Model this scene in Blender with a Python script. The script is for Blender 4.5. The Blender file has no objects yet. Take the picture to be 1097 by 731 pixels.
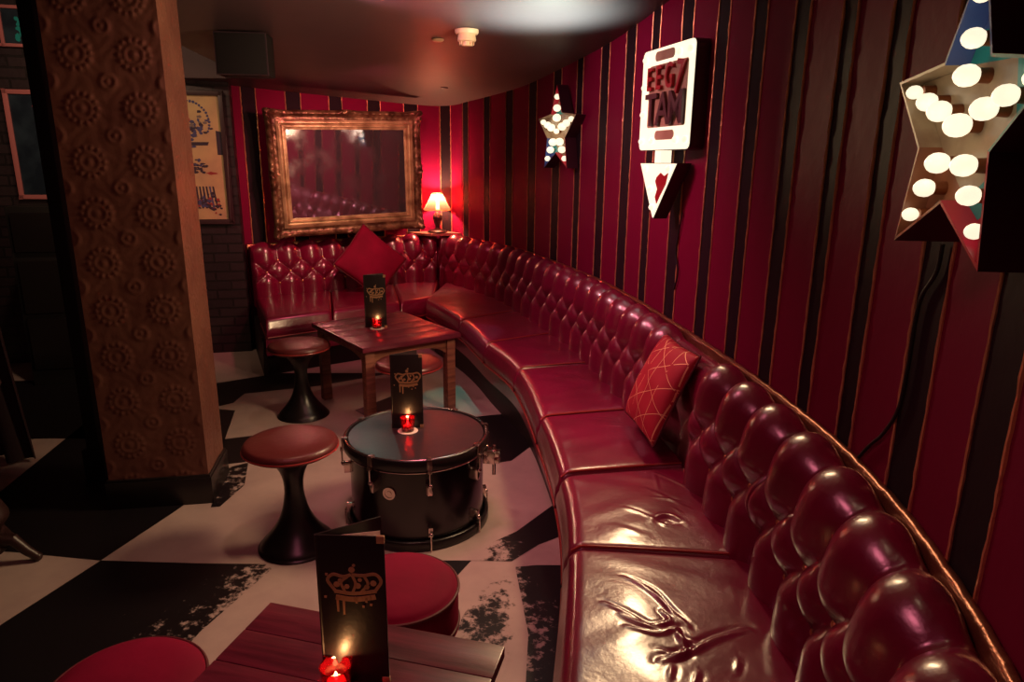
import bpy, bmesh, math, random
import numpy as np
from mathutils import Vector, Matrix

random.seed(7)
PI = math.pi
SC = bpy.context.scene
COL = SC.collection

# ------------------------------------------------------------------ camera
IW, IH, FPX = 1097, 731, 731.0
CAM_H = 1.55
_p = math.atan(FPX / 2805.0); _r = math.radians(0.6)
_F = np.array([0, math.cos(_p), -math.sin(_p)])
_U0 = np.array([0, math.sin(_p), math.cos(_p)]); _R0 = np.array([1.0, 0, 0])
_R = math.cos(_r) * _R0 + math.sin(_r) * _U0
_U = -math.sin(_r) * _R0 + math.cos(_r) * _U0
_C = np.array([0, 0, CAM_H])
cam_data = bpy.data.cameras.new('camera'); cam = bpy.data.objects.new('camera', cam_data)
COL.objects.link(cam)
cam.matrix_world = Matrix(((_R[0], _U[0], -_F[0], 0), (_R[1], _U[1], -_F[1], 0), (_R[2], _U[2], -_F[2], CAM_H), (0, 0, 0, 1)))
cam_data.sensor_width = 36; cam_data.lens = FPX / IW * 36
cam_data.clip_start = 0.02
SC.camera = cam

# ------------------------------------------------------------------ world, exposure, big lights
SC.view_settings.view_transform = 'Standard'
SC.view_settings.look = 'None'
SC.view_settings.exposure = 0.0
SC.view_settings.gamma = 1.0
SC.view_settings.use_curve_mapping = False
w = bpy.data.worlds.new('world'); SC.world = w; w.use_nodes = True
w.node_tree.nodes['Background'].inputs[0].default_value = (0.30, 0.05, 0.16, 1)
w.node_tree.nodes['Background'].inputs[1].default_value = 0.03

def lamp(name, kind, loc, energy, color, target=None, size=0.1, angle=60, blend=0.6):
    d = bpy.data.lights.new(name, kind); d.energy = energy; d.color = color
    if kind == 'AREA': d.size = size
    else: d.shadow_soft_size = size
    if kind == 'SPOT': d.spot_size = math.radians(angle); d.spot_blend = blend
    o = bpy.data.objects.new(name, d); COL.objects.link(o); o.location = loc
    if target is not None:
        o.rotation_euler = (Vector(target) - Vector(loc)).to_track_quat('-Z', 'Y').to_euler()
    return o
WARM = (1.0, 0.56, 0.30)
PINK = (1.0, 0.12, 0.20)
lamp('downlight_warm_floor', 'SPOT', (-0.55, 2.30, 2.25), 22, (1.0, 0.60, 0.39), (-0.4, 2.55, 0), 0.04, 82, 0.8)
lamp('downlight_warm_back', 'SPOT', (-0.95, 4.05, 2.15), 11, (1.0, 0.56, 0.38), (-0.9, 4.2, 0), 0.04, 90, 0.8)
lamp('fill_warm_mirror', 'SPOT', (-0.55, 4.55, 2.10), 42, (1.0, 0.62, 0.34), (-1.40, 5.92, 1.40), 0.04, 60, 0.7)  # added unseen fill that warms the mirror frame; no fixture there
lamp('fill_red_back', 'SPOT', (-0.75, 4.6, 2.08), 60, PINK, (-1.45, 6.2, 1.0), 0.06, 100, 0.7)  # unseen red fill, added to tint the back wall crimson
lamp('downlight_red_seat', 'SPOT', (-0.35, 2.9, 2.25), 58, (1.0, 0.22, 0.32), (0.45, 3.3, 0.5), 0.22, 110, 0.8)
lamp('downlight_red_near', 'SPOT', (-0.50, 0.9, 2.35), 40, (1.0, 0.22, 0.32), (-0.05, 1.4, 0.45), 0.25, 100, 0.8)
lamp('fill_wall_wash', 'SPOT', (-0.75, 3.3, 2.20), 45, (1.0, 0.42, 0.46), (0.62, 3.7, 1.35), 0.06, 110, 0.9)  # added pink fill to brighten the right wall, not a fitted lamp
lamp('fill_pillar', 'SPOT', (-0.95, 1.1, 2.30), 7, (1.0, 0.34, 0.30), (-1.65, 2.85, 1.1), 0.05, 75, 0.9)  # added fill from the camera side so the pillar front shows
lamp('fill_left_room', 'SPOT', (-2.45, 3.85, 2.75), 42, (1.0, 0.62, 0.38), (-3.2, 5.1, 1.7), 0.06, 110, 0.9)  # unseen fill, added to bring out the pictures on the left wall
lamp('downlight_teal', 'SPOT', (-0.20, 4.75, 2.12), 38, (0.03, 0.9, 0.72), (-0.33, 4.36, 0), 0.01, 18, 0.4)
lamp('fill_teal_drum', 'SPOT', (-1.25, 5.30, 2.02), 6, (0.15, 0.9, 0.75), (-0.50, 2.85, 0.4), 0.03, 14, 0.8)  # extra teal fill, added only for the glow on the drum head
lamp('fill_ceiling_pool', 'SPOT', (0.19, 3.55, 1.75), 120, (0.62, 1.0, 0.84), (0.13, 3.52, 2.3), 0.05, 98, 1.0)  # unseen mid-air uplight, added for the pool of light on the ceiling

# ------------------------------------------------------------------ helpers
def ray(x, y): return (x - IW / 2) / FPX * _R - (y - IH / 2) / FPX * _U + _F
def atz(x, y, z):
    d = ray(x, y); return _C + (z - CAM_H) / d[2] * d
def aty(x, y, Y):
    d = ray(x, y); return _C + Y / d[1] * d

def tag(o, label=None, cat=None, group=None, kind=None):
    if label: o['label'] = label
    if cat: o['category'] = cat
    if group: o['group'] = group
    if kind: o['kind'] = kind
    return o
def empty(name, loc, rz=0.0, label=None, cat=None, group=None):
    o = bpy.data.objects.new(name, None); o.empty_display_size = 0.1
    COL.objects.link(o); o.location = loc; o.rotation_euler = (0, 0, rz)
    return tag(o, label, cat, group)
def copy_tree(o, parent=None):
    c = o.copy(); COL.objects.link(c)
    if parent is not None: c.parent = parent
    for ch in list(o.children): copy_tree(ch, c)
    return c

class MB:
    def __init__(s): s.v = []; s.f = []; s.m = []; s.uv = None
    def add(s, vs, fs, mi=0):
        b = len(s.v); s.v += [tuple(float(c) for c in p) for p in vs]
        s.f += [tuple(i + b for i in f) for f in fs]
        s.m += [mi] * len(fs); return s
    def box(s, c, size, rot=None, mi=0):
        hx, hy, hz = (k / 2 for k in size); vs = []
        for x in (-hx, hx):
            for y in (-hy, hy):
                for z in (-hz, hz):
                    p = Vector((x, y, z))
                    if rot is not None: p = rot @ p
                    vs.append(p + Vector(c))
        return s.add(vs, [(0, 1, 3, 2), (4, 6, 7, 5), (0, 4, 5, 1), (2, 3, 7, 6), (0, 2, 6, 4), (1, 5, 7, 3)], mi)
    def lathe(s, prof, c=(0, 0, 0), seg=40, M=None, mi=0):
        vs, fs = [], []
        n = len(prof)
        for k in range(seg):
            a = 2 * PI * k / seg
            for r, z in prof:
                p = Vector((r * math.cos(a), r * math.sin(a), z))
                if M is not None: p = M @ p
                vs.append(p + Vector(c))
        for k in range(seg):
            k2 = (k + 1) % seg
            for i in range(n - 1):
                fs.append((k * n + i, k2 * n + i, k2 * n + i + 1, k * n + i + 1))
        return s.add(vs, fs, mi)
    def tube(s, path, r, seg=8, mi=0, cap=True):
        P = [Vector(p) for p in path]; n = len(P); vs, fs = [], []
        up = Vector((0, 0, 1)); prev = None
        for i in range(n):
            t = (P[min(i + 1, n - 1)] - P[max(i - 1, 0)]).normalized()
            if prev is None:
                a = t.cross(up)
                if a.length < 1e-3: a = t.cross(Vector((1, 0, 0)))
                a.normalize()
            else: a = (prev - t * prev.dot(t)).normalized()
            prev = a; b = t.cross(a)
            rr = r[i] if isinstance(r, (list, tuple)) else r
            for k in range(seg):
                an = 2 * PI * k / seg
                vs.append(P[i] + a * math.cos(an) * rr + b * math.sin(an) * rr)
        for i in range(n - 1):
            for k in range(seg):
                k2 = (k + 1) % seg
                fs.append((i * seg + k, i * seg + k2, (i + 1) * seg + k2, (i + 1) * seg + k))
        if cap:
            fs.append(tuple(range(seg))[::-1]); fs.append(tuple((n - 1) * seg + k for k in range(seg)))
        return s.add(vs, fs, mi)
    def grid(s, G, mi=0, close_u=False):
        nu, nv = len(G), len(G[0])
        vs = [p for row in G for p in row]; fs = []
        for i in range(nu if close_u else nu - 1):
            i2 = (i + 1) % nu
            for j in range(nv - 1):
                fs.append((i * nv + j, i2 * nv + j, i2 * nv + j + 1, i * nv + j + 1))
        return s.add(vs, fs, mi)
    def prism(s, poly, z0, z1, fn=None, mi=0):
        n = len(poly); fn = fn or (lambda x, y, z: (x, y, z))
        vs = [fn(x, y, z0) for x, y in poly] + [fn(x, y, z1) for x, y in poly]
        fs = [tuple(range(n))[::-1], tuple(range(n, 2 * n))]
        for i in range(n):
            j = (i + 1) % n; fs.append((i, j, n + j, n + i))
        return s.add(vs, fs, mi)
    def ball(s, c, r, seg=12, sc=(1, 1, 1), mi=0):
        prof = [(r * math.sin(PI * i / 8), -r * math.cos(PI * i / 8)) for i in range(9)]
        return s.lathe(prof, c, seg, Matrix.Diagonal(Vector(sc)), mi)
    def build(s, name, mats, parent=None, smooth=40, bevel=0, loc=None, sub=0):
        me = bpy.data.meshes.new(name); me.from_pydata(s.v, [], s.f)
        if not isinstance(mats, (list, tuple)): mats = [mats]
        for m in mats: me.materials.append(m)
        me.polygons.foreach_set('material_index', s.m)
        bm = bmesh.new(); bm.from_mesh(me)
        bmesh.ops.remove_doubles(bm, verts=bm.verts, dist=1e-5)
        bmesh.ops.recalc_face_normals(bm, faces=bm.faces)
        if bevel:
            es = [e for e in bm.edges if len(e.link_faces) == 2 and e.calc_face_angle(0) > 0.6]
            bmesh.ops.bevel(bm, geom=es, offset=bevel, segments=2, profile=0.6, affect='EDGES', clamp_overlap=True)
        if smooth:
            ang = math.radians(smooth)
            for f in bm.faces: f.smooth = True
            for e in bm.edges:
                if len(e.link_faces) == 2 and e.calc_face_angle(0) > ang: e.smooth = False
        bm.to_mesh(me); bm.free()
        if s.uv is not None: pass
        o = bpy.data.objects.new(name, me); COL.objects.link(o)
        if parent is not None: o.parent = parent
        if loc is not None: o.location = loc
        if sub:
            md = o.modifiers.new('sub', 'SUBSURF'); md.levels = sub; md.render_levels = sub
        return o

def catmull(P, per=24):
    P = [np.array(p, float) for p in P]; out = []
    for i in range(len(P) - 1):
        p0 = P[i - 1] if i else 2 * P[0] - P[1]; p1, p2 = P[i], P[i + 1]
        p3 = P[i + 2] if i + 2 < len(P) else 2 * P[-1] - P[-2]
        for k in range(per):
            t = k / per
            out.append(0.5 * (2 * p1 + (p2 - p0) * t + (2 * p0 - 5 * p1 + 4 * p2 - p3) * t * t + (3 * p1 - p0 - 3 * p2 + p3) * t ** 3))
    out.append(P[-1]); return np.array(out)
class Curve2:
    def __init__(s, pts):
        s.p = np.array(pts, float)
        d = np.linalg.norm(np.diff(s.p, axis=0), axis=1); s.s = np.concatenate([[0], np.cumsum(d)]); s.L = s.s[-1]
    def at(s, u): return np.array([np.interp(u, s.s, s.p[:, 0]), np.interp(u, s.s, s.p[:, 1])])
    def tan(s, u):
        t = s.at(min(u + .04, s.L)) - s.at(max(u - .04, 0)); return t / np.linalg.norm(t)
    def nrm(s, u):                                   # right hand side = into the room for a left-to-right wall
        t = s.tan(u); return np.array([t[1], -t[0]])
    def nearest(s, q): 
        return s.s[np.argmin(np.linalg.norm(s.p - np.array(q)[:2], axis=1))]
    def hit(s, px, py):                              # arc length at which a vertical wall on this curve shows at a pixel
        d = ray(px, py)[:2]; c = s.p[:, 0] * d[1] - s.p[:, 1] * d[0]
        k = np.where(np.sign(c[:-1]) != np.sign(c[1:]))[0]
        if not len(k): return None
        k = k[-1]; t = c[k] / (c[k] - c[k + 1]); return s.s[k] + t * (s.s[k + 1] - s.s[k])

# ------------------------------------------------------------------ materials
def mat(name, base, rough=0.5, metal=0.0, spec=0.5, coat=0.0, emit=None, estr=0.0, sheen=0.0, bump=None, mottle=None, trans=0.0):
    m = bpy.data.materials.new(name); m.use_nodes = True; nt = m.node_tree; b = nt.nodes['Principled BSDF']
    b.inputs['Base Color'].default_value = (*base, 1); b.inputs['Roughness'].default_value = rough
    b.inputs['Metallic'].default_value = metal; b.inputs['Specular IOR Level'].default_value = spec
    b.inputs['Coat Weight'].default_value = coat; b.inputs['Coat Roughness'].default_value = 0.15
    b.inputs['Transmission Weight'].default_value = trans
    if sheen: b.inputs['Sheen Weight'].default_value = sheen; b.inputs['Sheen Tint'].default_value = (*base, 1)
    if emit: b.inputs['Emission Color'].default_value = (*emit, 1); b.inputs['Emission Strength'].default_value = estr
    tc = nt.nodes.new('ShaderNodeTexCoord')
    if mottle:                                        # (scale, second colour, low, high)
        n = nt.nodes.new('ShaderNodeTexNoise'); n.inputs['Scale'].default_value = mottle[0]; n.inputs['Detail'].default_value = 6
        r = nt.nodes.new('ShaderNodeValToRGB'); r.color_ramp.elements[0].position = mottle[2]; r.color_ramp.elements[1].position = mottle[3]
        r.color_ramp.elements[0].color = (*base, 1); r.color_ramp.elements[1].color = (*mottle[1], 1)
        nt.links.new(tc.outputs['Object'], n.inputs['Vector']); nt.links.new(n.outputs['Fac'], r.inputs['Fac']); nt.links.new(r.outputs['Color'], b.inputs['Base Color'])
    if bump:                                          # (scale, strength, distance)
        n2 = nt.nodes.new('ShaderNodeTexNoise'); n2.inputs['Scale'].default_value = bump[0]; n2.inputs['Detail'].default_value = 4
        bp = nt.nodes.new('ShaderNodeBump'); bp.inputs['Strength'].default_value = bump[1]; bp.inputs['Distance'].default_value = bump[2]
        nt.links.new(tc.outputs['Object'], n2.inputs['Vector']); nt.links.new(n2.outputs['Fac'], bp.inputs['Height']); nt.links.new(bp.outputs['Normal'], b.inputs['Normal'])
    return m
M = {}
M['leather'] = mat('oxblood_leather', (0.21, 0.003, 0.044), 0.29, spec=1.0, coat=0.5, bump=(45, 0.12, 0.01), mottle=(5, (0.15, 0.003, 0.030), .4, .7))
M['leather_dark'] = mat('worn_brown_leather', (0.11, 0.018, 0.02), 0.34, spec=0.5, bump=(60, 0.1, 0.01))
M['button'] = mat('brass_button', (0.75, 0.42, 0.20), 0.3, metal=0.9)
M['piping'] = mat('leather_piping', (0.32, 0.03, 0.03), 0.3, coat=0.3)
M['trim'] = mat('copper_trim', (0.34, 0.13, 0.08), 0.28, metal=0.8, bump=(30, 0.4, 0.01))
M['black_panel'] = mat('black_panel', (0.012, 0.006, 0.008), 0.5)
M['wall_red'] = mat('red_wall_paint', (0.19, 0.004, 0.042), 0.60, spec=0.05, bump=(9, 0.15, 0.02))
M['wall_black'] = mat('black_wall_stripe', (0.022, 0.012, 0.018), 0.6, spec=0.05, bump=(9, 0.15, 0.02))
M['bead'] = mat('gold_beading', (0.85, 0.42, 0.22), 0.35, metal=0.6, bump=(50, 0.5, 0.01))
M['ceiling'] = mat('dark_ceiling_paint', (0.085, 0.052, 0.060), 0.45, spec=0.4, bump=(3, 0.1, 0.03))
M['black'] = mat('satin_black', (0.012, 0.009, 0.010), 0.3, spec=0.5)
M['matt_black'] = mat('matt_black', (0.010, 0.008, 0.009), 0.7, spec=0.3)
M['drum_shell'] = mat('black_drum_lacquer', (0.010, 0.005, 0.006), 0.22, spec=0.5, coat=0.3)
M['drum_head'] = mat('dark_drum_skin', (0.035, 0.022, 0.028), 0.32, spec=0.6, bump=(14, 0.1, 0.01))
M['chrome'] = mat('chrome', (0.75, 0.62, 0.58), 0.18, metal=1.0)
M['steel_dark'] = mat('aged_steel', (0.35, 0.26, 0.24), 0.3, metal=1.0)
M['velvet'] = mat('red_velvet', (0.25, 0.002, 0.036), 0.8, spec=.2, sheen=0.25, bump=(25, 0.15, 0.01), mottle=(5, (0.17, 0.0015, 0.024), .35, .7))
M['velvet_side'] = mat('dark_red_piping', (0.10, 0.004, 0.012), 0.6)
M['gilt'] = mat('gilt_wood', (0.60, 0.44, 0.24), 0.34, metal=0.4, bump=(35, 0.3, 0.01), mottle=(9, (0.26, 0.16, 0.08), .4, .65))
M['gilt_dark'] = mat('aged_gilt', (0.30, 0.18, 0.095), 0.36, metal=0.5, bump=(30, 0.5, 0.012), mottle=(14, (0.09, 0.04, 0.022), .38, .62))
M['cream'] = mat('cream_paper', (0.64, 0.45, 0.23), 0.8, mottle=(6, (0.5, 0.33, 0.2), .4, .7))
M['white'] = mat('white_card', (0.75, 0.62, 0.55), 0.7)
M['ink'] = mat('dark_ink', (0.05, 0.035, 0.06), 0.8)
M['ink_grey'] = mat('grey_ink', (0.22, 0.17, 0.16), 0.8)
M['ink_red'] = mat('red_ink', (0.35, 0.05, 0.05), 0.8)
M['ink_blue'] = mat('blue_ink', (0.08, 0.08, 0.2), 0.8)
M['gold_print'] = mat('gold_foil', (0.72, 0.45, 0.25), 0.35, metal=0.6)
M['menu'] = mat('black_leatherette', (0.014, 0.009, 0.010), 0.38, spec=0.6, bump=(90, 0.1, 0.005))
M['candle'] = mat('candle_wax', (0.8, 0.55, 0.4), 0.5)
M['flame'] = mat('candle_flame', (1, .6, .3), 0.5, emit=(1.0, 0.55, 0.22), estr=9)
M['red_glass'] = mat('red_glass', (0.75, 0.01, 0.03), 0.06, spec=0.6, trans=0.92)
M['marquee'] = mat('lit_cream_face', (0.5, 0.4, 0.28), 0.5, emit=(1.0, 0.90, 0.66), estr=1.15)
M['marquee_dim'] = mat('cream_sign_metal', (0.55, 0.40, 0.26), 0.45, mottle=(6, (0.35, 0.20, 0.12), .4, .7))
M['bulb'] = mat('lit_bulb', (1, .9, .7), 0.3, emit=(1.0, 0.88, 0.64), estr=1.05)
M['bulb_cap'] = mat('bulb_socket', (0.25, 0.08, 0.03), 0.4, metal=0.5)
M['star_red'] = mat('star_red_enamel', (0.5, 0.015, 0.05), 0.35, coat=0.3)
M['star_blue'] = mat('star_blue_enamel', (0.07, 0.13, 0.42), 0.35, coat=0.3)
M['star_teal'] = mat('star_teal_enamel', (0.02, 0.32, 0.32), 0.35, coat=0.3)
M['star_brown'] = mat('star_copper_enamel', (0.34, 0.13, 0.06), 0.4, coat=0.2, mottle=(8, (0.16, 0.06, 0.04), .45, .7))
M['star_cream'] = mat('star_cream_enamel', (0.46, 0.36, 0.23), 0.4, coat=0.2, mottle=(9, (0.20, 0.10, 0.06), .45, .7))
M['sign_side'] = mat('sign_side_maroon', (0.055, 0.012, 0.025), 0.45)
M['plastic'] = mat('ivory_plastic', (0.75, 0.55, 0.36), 0.45)
M['speaker'] = mat('speaker_cloth', (0.010, 0.006, 0.010), 0.8)
M['frame_black'] = mat('dark_frame', (0.05, 0.025, 0.03), 0.4)
M['frame_pink'] = mat('pale_mount', (0.5, 0.16, 0.17), 0.6)
M['night'] = mat('night_blue_print', (0.012, 0.02, 0.035), 0.35, mottle=(7, (0.03, 0.05, 0.075), .4, .7))
M['curtain'] = mat('dark_plum_velvet', (0.022, 0.006, 0.010), 0.8, sheen=0.2)
M['dark_wood'] = mat('carved_dark_wood', (0.03, 0.012, 0.012), 0.4)
M['dark_wall'] = mat('dark_plaster', (0.022, 0.008, 0.011), 0.6)
M['cable'] = mat('black_cable', (0.008, 0.006, 0.007), 0.5)
M['red_led'] = mat('red_pilot_lamp', (0.5, 0.02, 0.05), 0.4, emit=(1.0, 0.05, 0.12), estr=0.6)

def wood_mat(name, c1, c2, rough=0.35):
    m = mat(name, c1, rough, spec=0.5, coat=0.15); nt = m.node_tree; b = nt.nodes['Principled BSDF']
    tc = nt.nodes.new('ShaderNodeTexCoord'); mp = nt.nodes.new('ShaderNodeMapping'); mp.inputs['Scale'].default_value = (3, 34, 34)
    n = nt.nodes.new('ShaderNodeTexNoise'); n.inputs['Scale'].default_value = 1.2; n.inputs['Detail'].default_value = 7; n.inputs['Roughness'].default_value = .65
    r = nt.nodes.new('ShaderNodeValToRGB'); r.color_ramp.elements[0].color = (*c1, 1); r.color_ramp.elements[1].color = (*c2, 1)
    r.color_ramp.elements[0].position = .35; r.color_ramp.elements[1].position = .68
    bp = nt.nodes.new('ShaderNodeBump'); bp.inputs['Strength'].default_value = .2; bp.inputs['Distance'].default_value = .004
    L = nt.links.new
    L(tc.outputs['Object'], mp.inputs['Vector']); L(mp.outputs[0], n.inputs['Vector']); L(n.outputs['Fac'], r.inputs['Fac']); L(r.outputs[0], b.inputs['Base Color'])
    L(n.outputs['Fac'], bp.inputs['Height']); L(bp.outputs[0], b.inputs['Normal']); return m
M['table_wood'] = wood_mat('stained_table_wood', (0.080, 0.008, 0.022), (0.19, 0.024, 0.05))
M['leg_wood'] = wood_mat('worn_leg_wood', (0.16, 0.05, 0.035), (0.36, 0.14, 0.09), .5)

def floor_mat(name, black):
    m = mat(name, (0.5, 0.4, 0.33), 0.42, spec=0.4); nt = m.node_tree; b = nt.nodes['Principled BSDF']; L = nt.links.new
    tc = nt.nodes.new('ShaderNodeTexCoord')
    n = nt.nodes.new('ShaderNodeTexNoise'); n.inputs['Scale'].default_value = 2.2; n.inputs['Detail'].default_value = 9; n.inputs['Roughness'].default_value = .62
    r = nt.nodes.new('ShaderNodeValToRGB'); r.color_ramp.elements[0].position = .32; r.color_ramp.elements[1].position = .7
    r.color_ramp.elements[0].color = (0.38, 0.28, 0.27, 1); r.color_ramp.elements[1].color = (0.54, 0.42, 0.38, 1)
    L(tc.outputs['Object'], n.inputs['Vector']); L(n.outputs['Fac'], r.inputs['Fac'])
    if black:
        at = nt.nodes.new('ShaderNodeAttribute'); at.attribute_name = 'wear'
        n2 = nt.nodes.new('ShaderNodeTexNoise'); n2.inputs['Scale'].default_value = 22; n2.inputs['Detail'].default_value = 8; n2.inputs['Roughness'].default_value = .7
        L(tc.outputs['Object'], n2.inputs['Vector'])
        ad = nt.nodes.new('ShaderNodeMath'); ad.operation = 'ADD'; L(n2.outputs['Fac'], ad.inputs[0]); L(at.outputs['Fac'], ad.inputs[1])
        r2 = nt.nodes.new('ShaderNodeValToRGB'); r2.color_ramp.elements[0].position = .80; r2.color_ramp.elements[1].position = .90
        r2.color_ramp.elements[0].color = (0, 0, 0, 1); r2.color_ramp.elements[1].color = (1, 1, 1, 1); L(ad.outputs[0], r2.inputs['Fac'])
        mx = nt.nodes.new('ShaderNodeMix'); mx.data_type = 'RGBA'
        L(r2.outputs[0], mx.inputs[0]); mx.inputs[6].default_value = (0.008, 0.006, 0.008, 1); L(r.outputs[0], mx.inputs[7]); L(mx.outputs[2], b.inputs['Base Color'])
    else: L(r.outputs[0], b.inputs['Base Color'])
    return m
M['floor_white'] = floor_mat('scuffed_white_floor_paint', False)
M['floor_black'] = floor_mat('worn_black_paint_and_shadow', True)

def brick_mat():
    m = mat('black_painted_brick', (0.02, 0.012, 0.016), 0.5); nt = m.node_tree; b = nt.nodes['Principled BSDF']; L = nt.links.new
    tc = nt.nodes.new('ShaderNodeTexCoord'); mp = nt.nodes.new('ShaderNodeMapping'); mp.inputs['Rotation'].default_value = (PI / 2, 0, 0)
    br = nt.nodes.new('ShaderNodeTexBrick'); br.inputs['Scale'].default_value = 1.0; br.inputs['Brick Width'].default_value = .225; br.inputs['Row Height'].default_value = .075
    br.inputs['Mortar Size'].default_value = .008; br.inputs['Color1'].default_value = (0.022, 0.013, 0.018, 1); br.inputs['Color2'].default_value = (0.035, 0.02, 0.026, 1); br.inputs['Mortar'].default_value = (0.012, 0.008, 0.01, 1)
    n = nt.nodes.new('ShaderNodeTexNoise'); n.inputs['Scale'].default_value = 18; n.inputs['Detail'].default_value = 6
    a = nt.nodes.new('ShaderNodeMath'); a.operation = 'MULTIPLY_ADD'; a.inputs[1].default_value = .35
    inv = nt.nodes.new('ShaderNodeMath'); inv.operation = 'SUBTRACT'; inv.inputs[0].default_value = 1
    bp = nt.nodes.new('ShaderNodeBump'); bp.inputs['Strength'].default_value = .9; bp.inputs['Distance'].default_value = .012
    L(tc.outputs['Object'], mp.inputs[0]); L(mp.outputs[0], br.inputs['Vector']); L(tc.outputs['Object'], n.inputs['Vector'])
    L(br.outputs['Color'], b.inputs['Base Color']); L(br.outputs['Fac'], inv.inputs[1]); L(n.outputs['Fac'], a.inputs[0]); L(inv.outputs[0], a.inputs[2]); L(a.outputs[0], bp.inputs['Height']); L(bp.outputs[0], b.inputs['Normal'])
    return m
M['brick'] = brick_mat()

def mirror_mat():
    m = mat('foxed_mirror', (0.78, 0.68, 0.76), 0.03, metal=0.95); nt = m.node_tree; b = nt.nodes['Principled BSDF']; L = nt.links.new
    tc = nt.nodes.new('ShaderNodeTexCoord'); n = nt.nodes.new('ShaderNodeTexNoise'); n.inputs['Scale'].default_value = 5; n.inputs['Detail'].default_value = 8
    mp = nt.nodes.new('ShaderNodeMapping'); mp.inputs['Scale'].default_value = (1, 1, 3)
    r = nt.nodes.new('ShaderNodeValToRGB'); r.color_ramp.elements[0].position = .42; r.color_ramp.elements[1].position = .72
    r.color_ramp.elements[0].color = (.03, .03, .03, 1); r.color_ramp.elements[1].color = (.16, .16, .16, 1)
    L(tc.outputs['Object'], mp.inputs[0]); L(mp.outputs[0], n.inputs['Vector']); L(n.outputs['Fac'], r.inputs['Fac']); L(r.outputs[0], b.inputs['Roughness']); return m
M['mirror'] = mirror_mat()

def pillow_pattern():
    m = mat('red_cloth_gold_lines', (0.42, 0.008, 0.035), 0.65, sheen=0.3); nt = m.node_tree; b = nt.nodes['Principled BSDF']; L = nt.links.new
    tc = nt.nodes.new('ShaderNodeTexCoord'); sp = nt.nodes.new('ShaderNodeSeparateXYZ'); L(tc.outputs['Object'], sp.inputs[0])
    def mth(op, a, bb=None, c=None):
        q = nt.nodes.new('ShaderNodeMath'); q.operation = op
        for i, vv in enumerate((a, bb, c)):
            if vv is None: continue
            if isinstance(vv, (int, float)): q.inputs[i].default_value = vv
            else: L(vv, q.inputs[i])
        return q.outputs[0]
    acc = None
    for ang, per, off in ((0, .075, .01), (62, .095, .03), (118, .095, .0)):
        ca, sa = math.cos(math.radians(ang)), math.sin(math.radians(ang))
        d = mth('ADD', mth('MULTIPLY', sp.outputs[0], ca / per), mth('MULTIPLY_ADD', sp.outputs[1], sa / per, 10.0 + off / per))
        fr = mth('ABSOLUTE', mth('SUBTRACT', mth('FRACT', d), 0.5))
        ln = mth('LESS_THAN', fr, .0013 / per * 1.0)
        acc = ln if acc is None else mth('MAXIMUM', acc, ln)
    n = nt.nodes.new('ShaderNodeTexNoise'); n.inputs['Scale'].default_value = 14; L(tc.outputs['Object'], n.inputs['Vector'])
    acc = mth('MULTIPLY', acc, mth('GREATER_THAN', n.outputs['Fac'], .40))
    mx = nt.nodes.new('ShaderNodeMix'); mx.data_type = 'RGBA'; L(acc, mx.inputs[0]); mx.inputs[6].default_value = (0.42, 0.008, 0.035, 1); mx.inputs[7].default_value = (0.95, 0.62, 0.36, 1)
    L(mx.outputs[2], b.inputs['Base Color']); L(mth('MULTIPLY', acc, .8), b.inputs['Metallic']); return m
M['pillow_gold'] = pillow_pattern()

def shade_mat():
    m = mat('lamp_shade_fabric', (0.75, 0.06, 0.06), 0.7); nt = m.node_tree; b = nt.nodes['Principled BSDF']; L = nt.links.new
    tr = nt.nodes.new('ShaderNodeBsdfTranslucent'); tr.inputs[0].default_value = (0.9, 0.10, 0.07, 1)
    mx = nt.nodes.new('ShaderNodeMixShader'); mx.inputs[0].default_value = .55; out = nt.nodes['Material Output']
    L(b.outputs[0], mx.inputs[1]); L(tr.outputs[0], mx.inputs[2]); L(mx.outputs[0], out.inputs[0]); return m
M['shade'] = shade_mat()

# ------------------------------------------------------------------ plan curves
WPTS = [(-2.30, 5.60), (-1.78, 6.00), (-1.28, 6.36), (-0.95, 6.585), (-0.74, 6.68), (-0.56, 6.62), (-0.41, 6.38), (-0.20, 6.05), (0.07, 5.55), (0.31, 4.85),
        (0.52, 4.15), (0.64, 3.55), (0.72, 3.01), (0.80, 2.33), (0.84, 1.71), (0.82, 1.33), (0.78, 1.08), (0.72, 0.84), (0.62, 0.55), (0.50, 0.25), (0.36, -0.05)]
WALL = Curve2(catmull(WPTS))
S_CORNER = WALL.nearest((-0.72, 6.68))
def ceil_z(y): return 2.26 - 0.058 * (y - 3.2)
def wpt(s, t, z):
    p = WALL.at(s) + WALL.nrm(s) * t; return (p[0], p[1], z)

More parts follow.
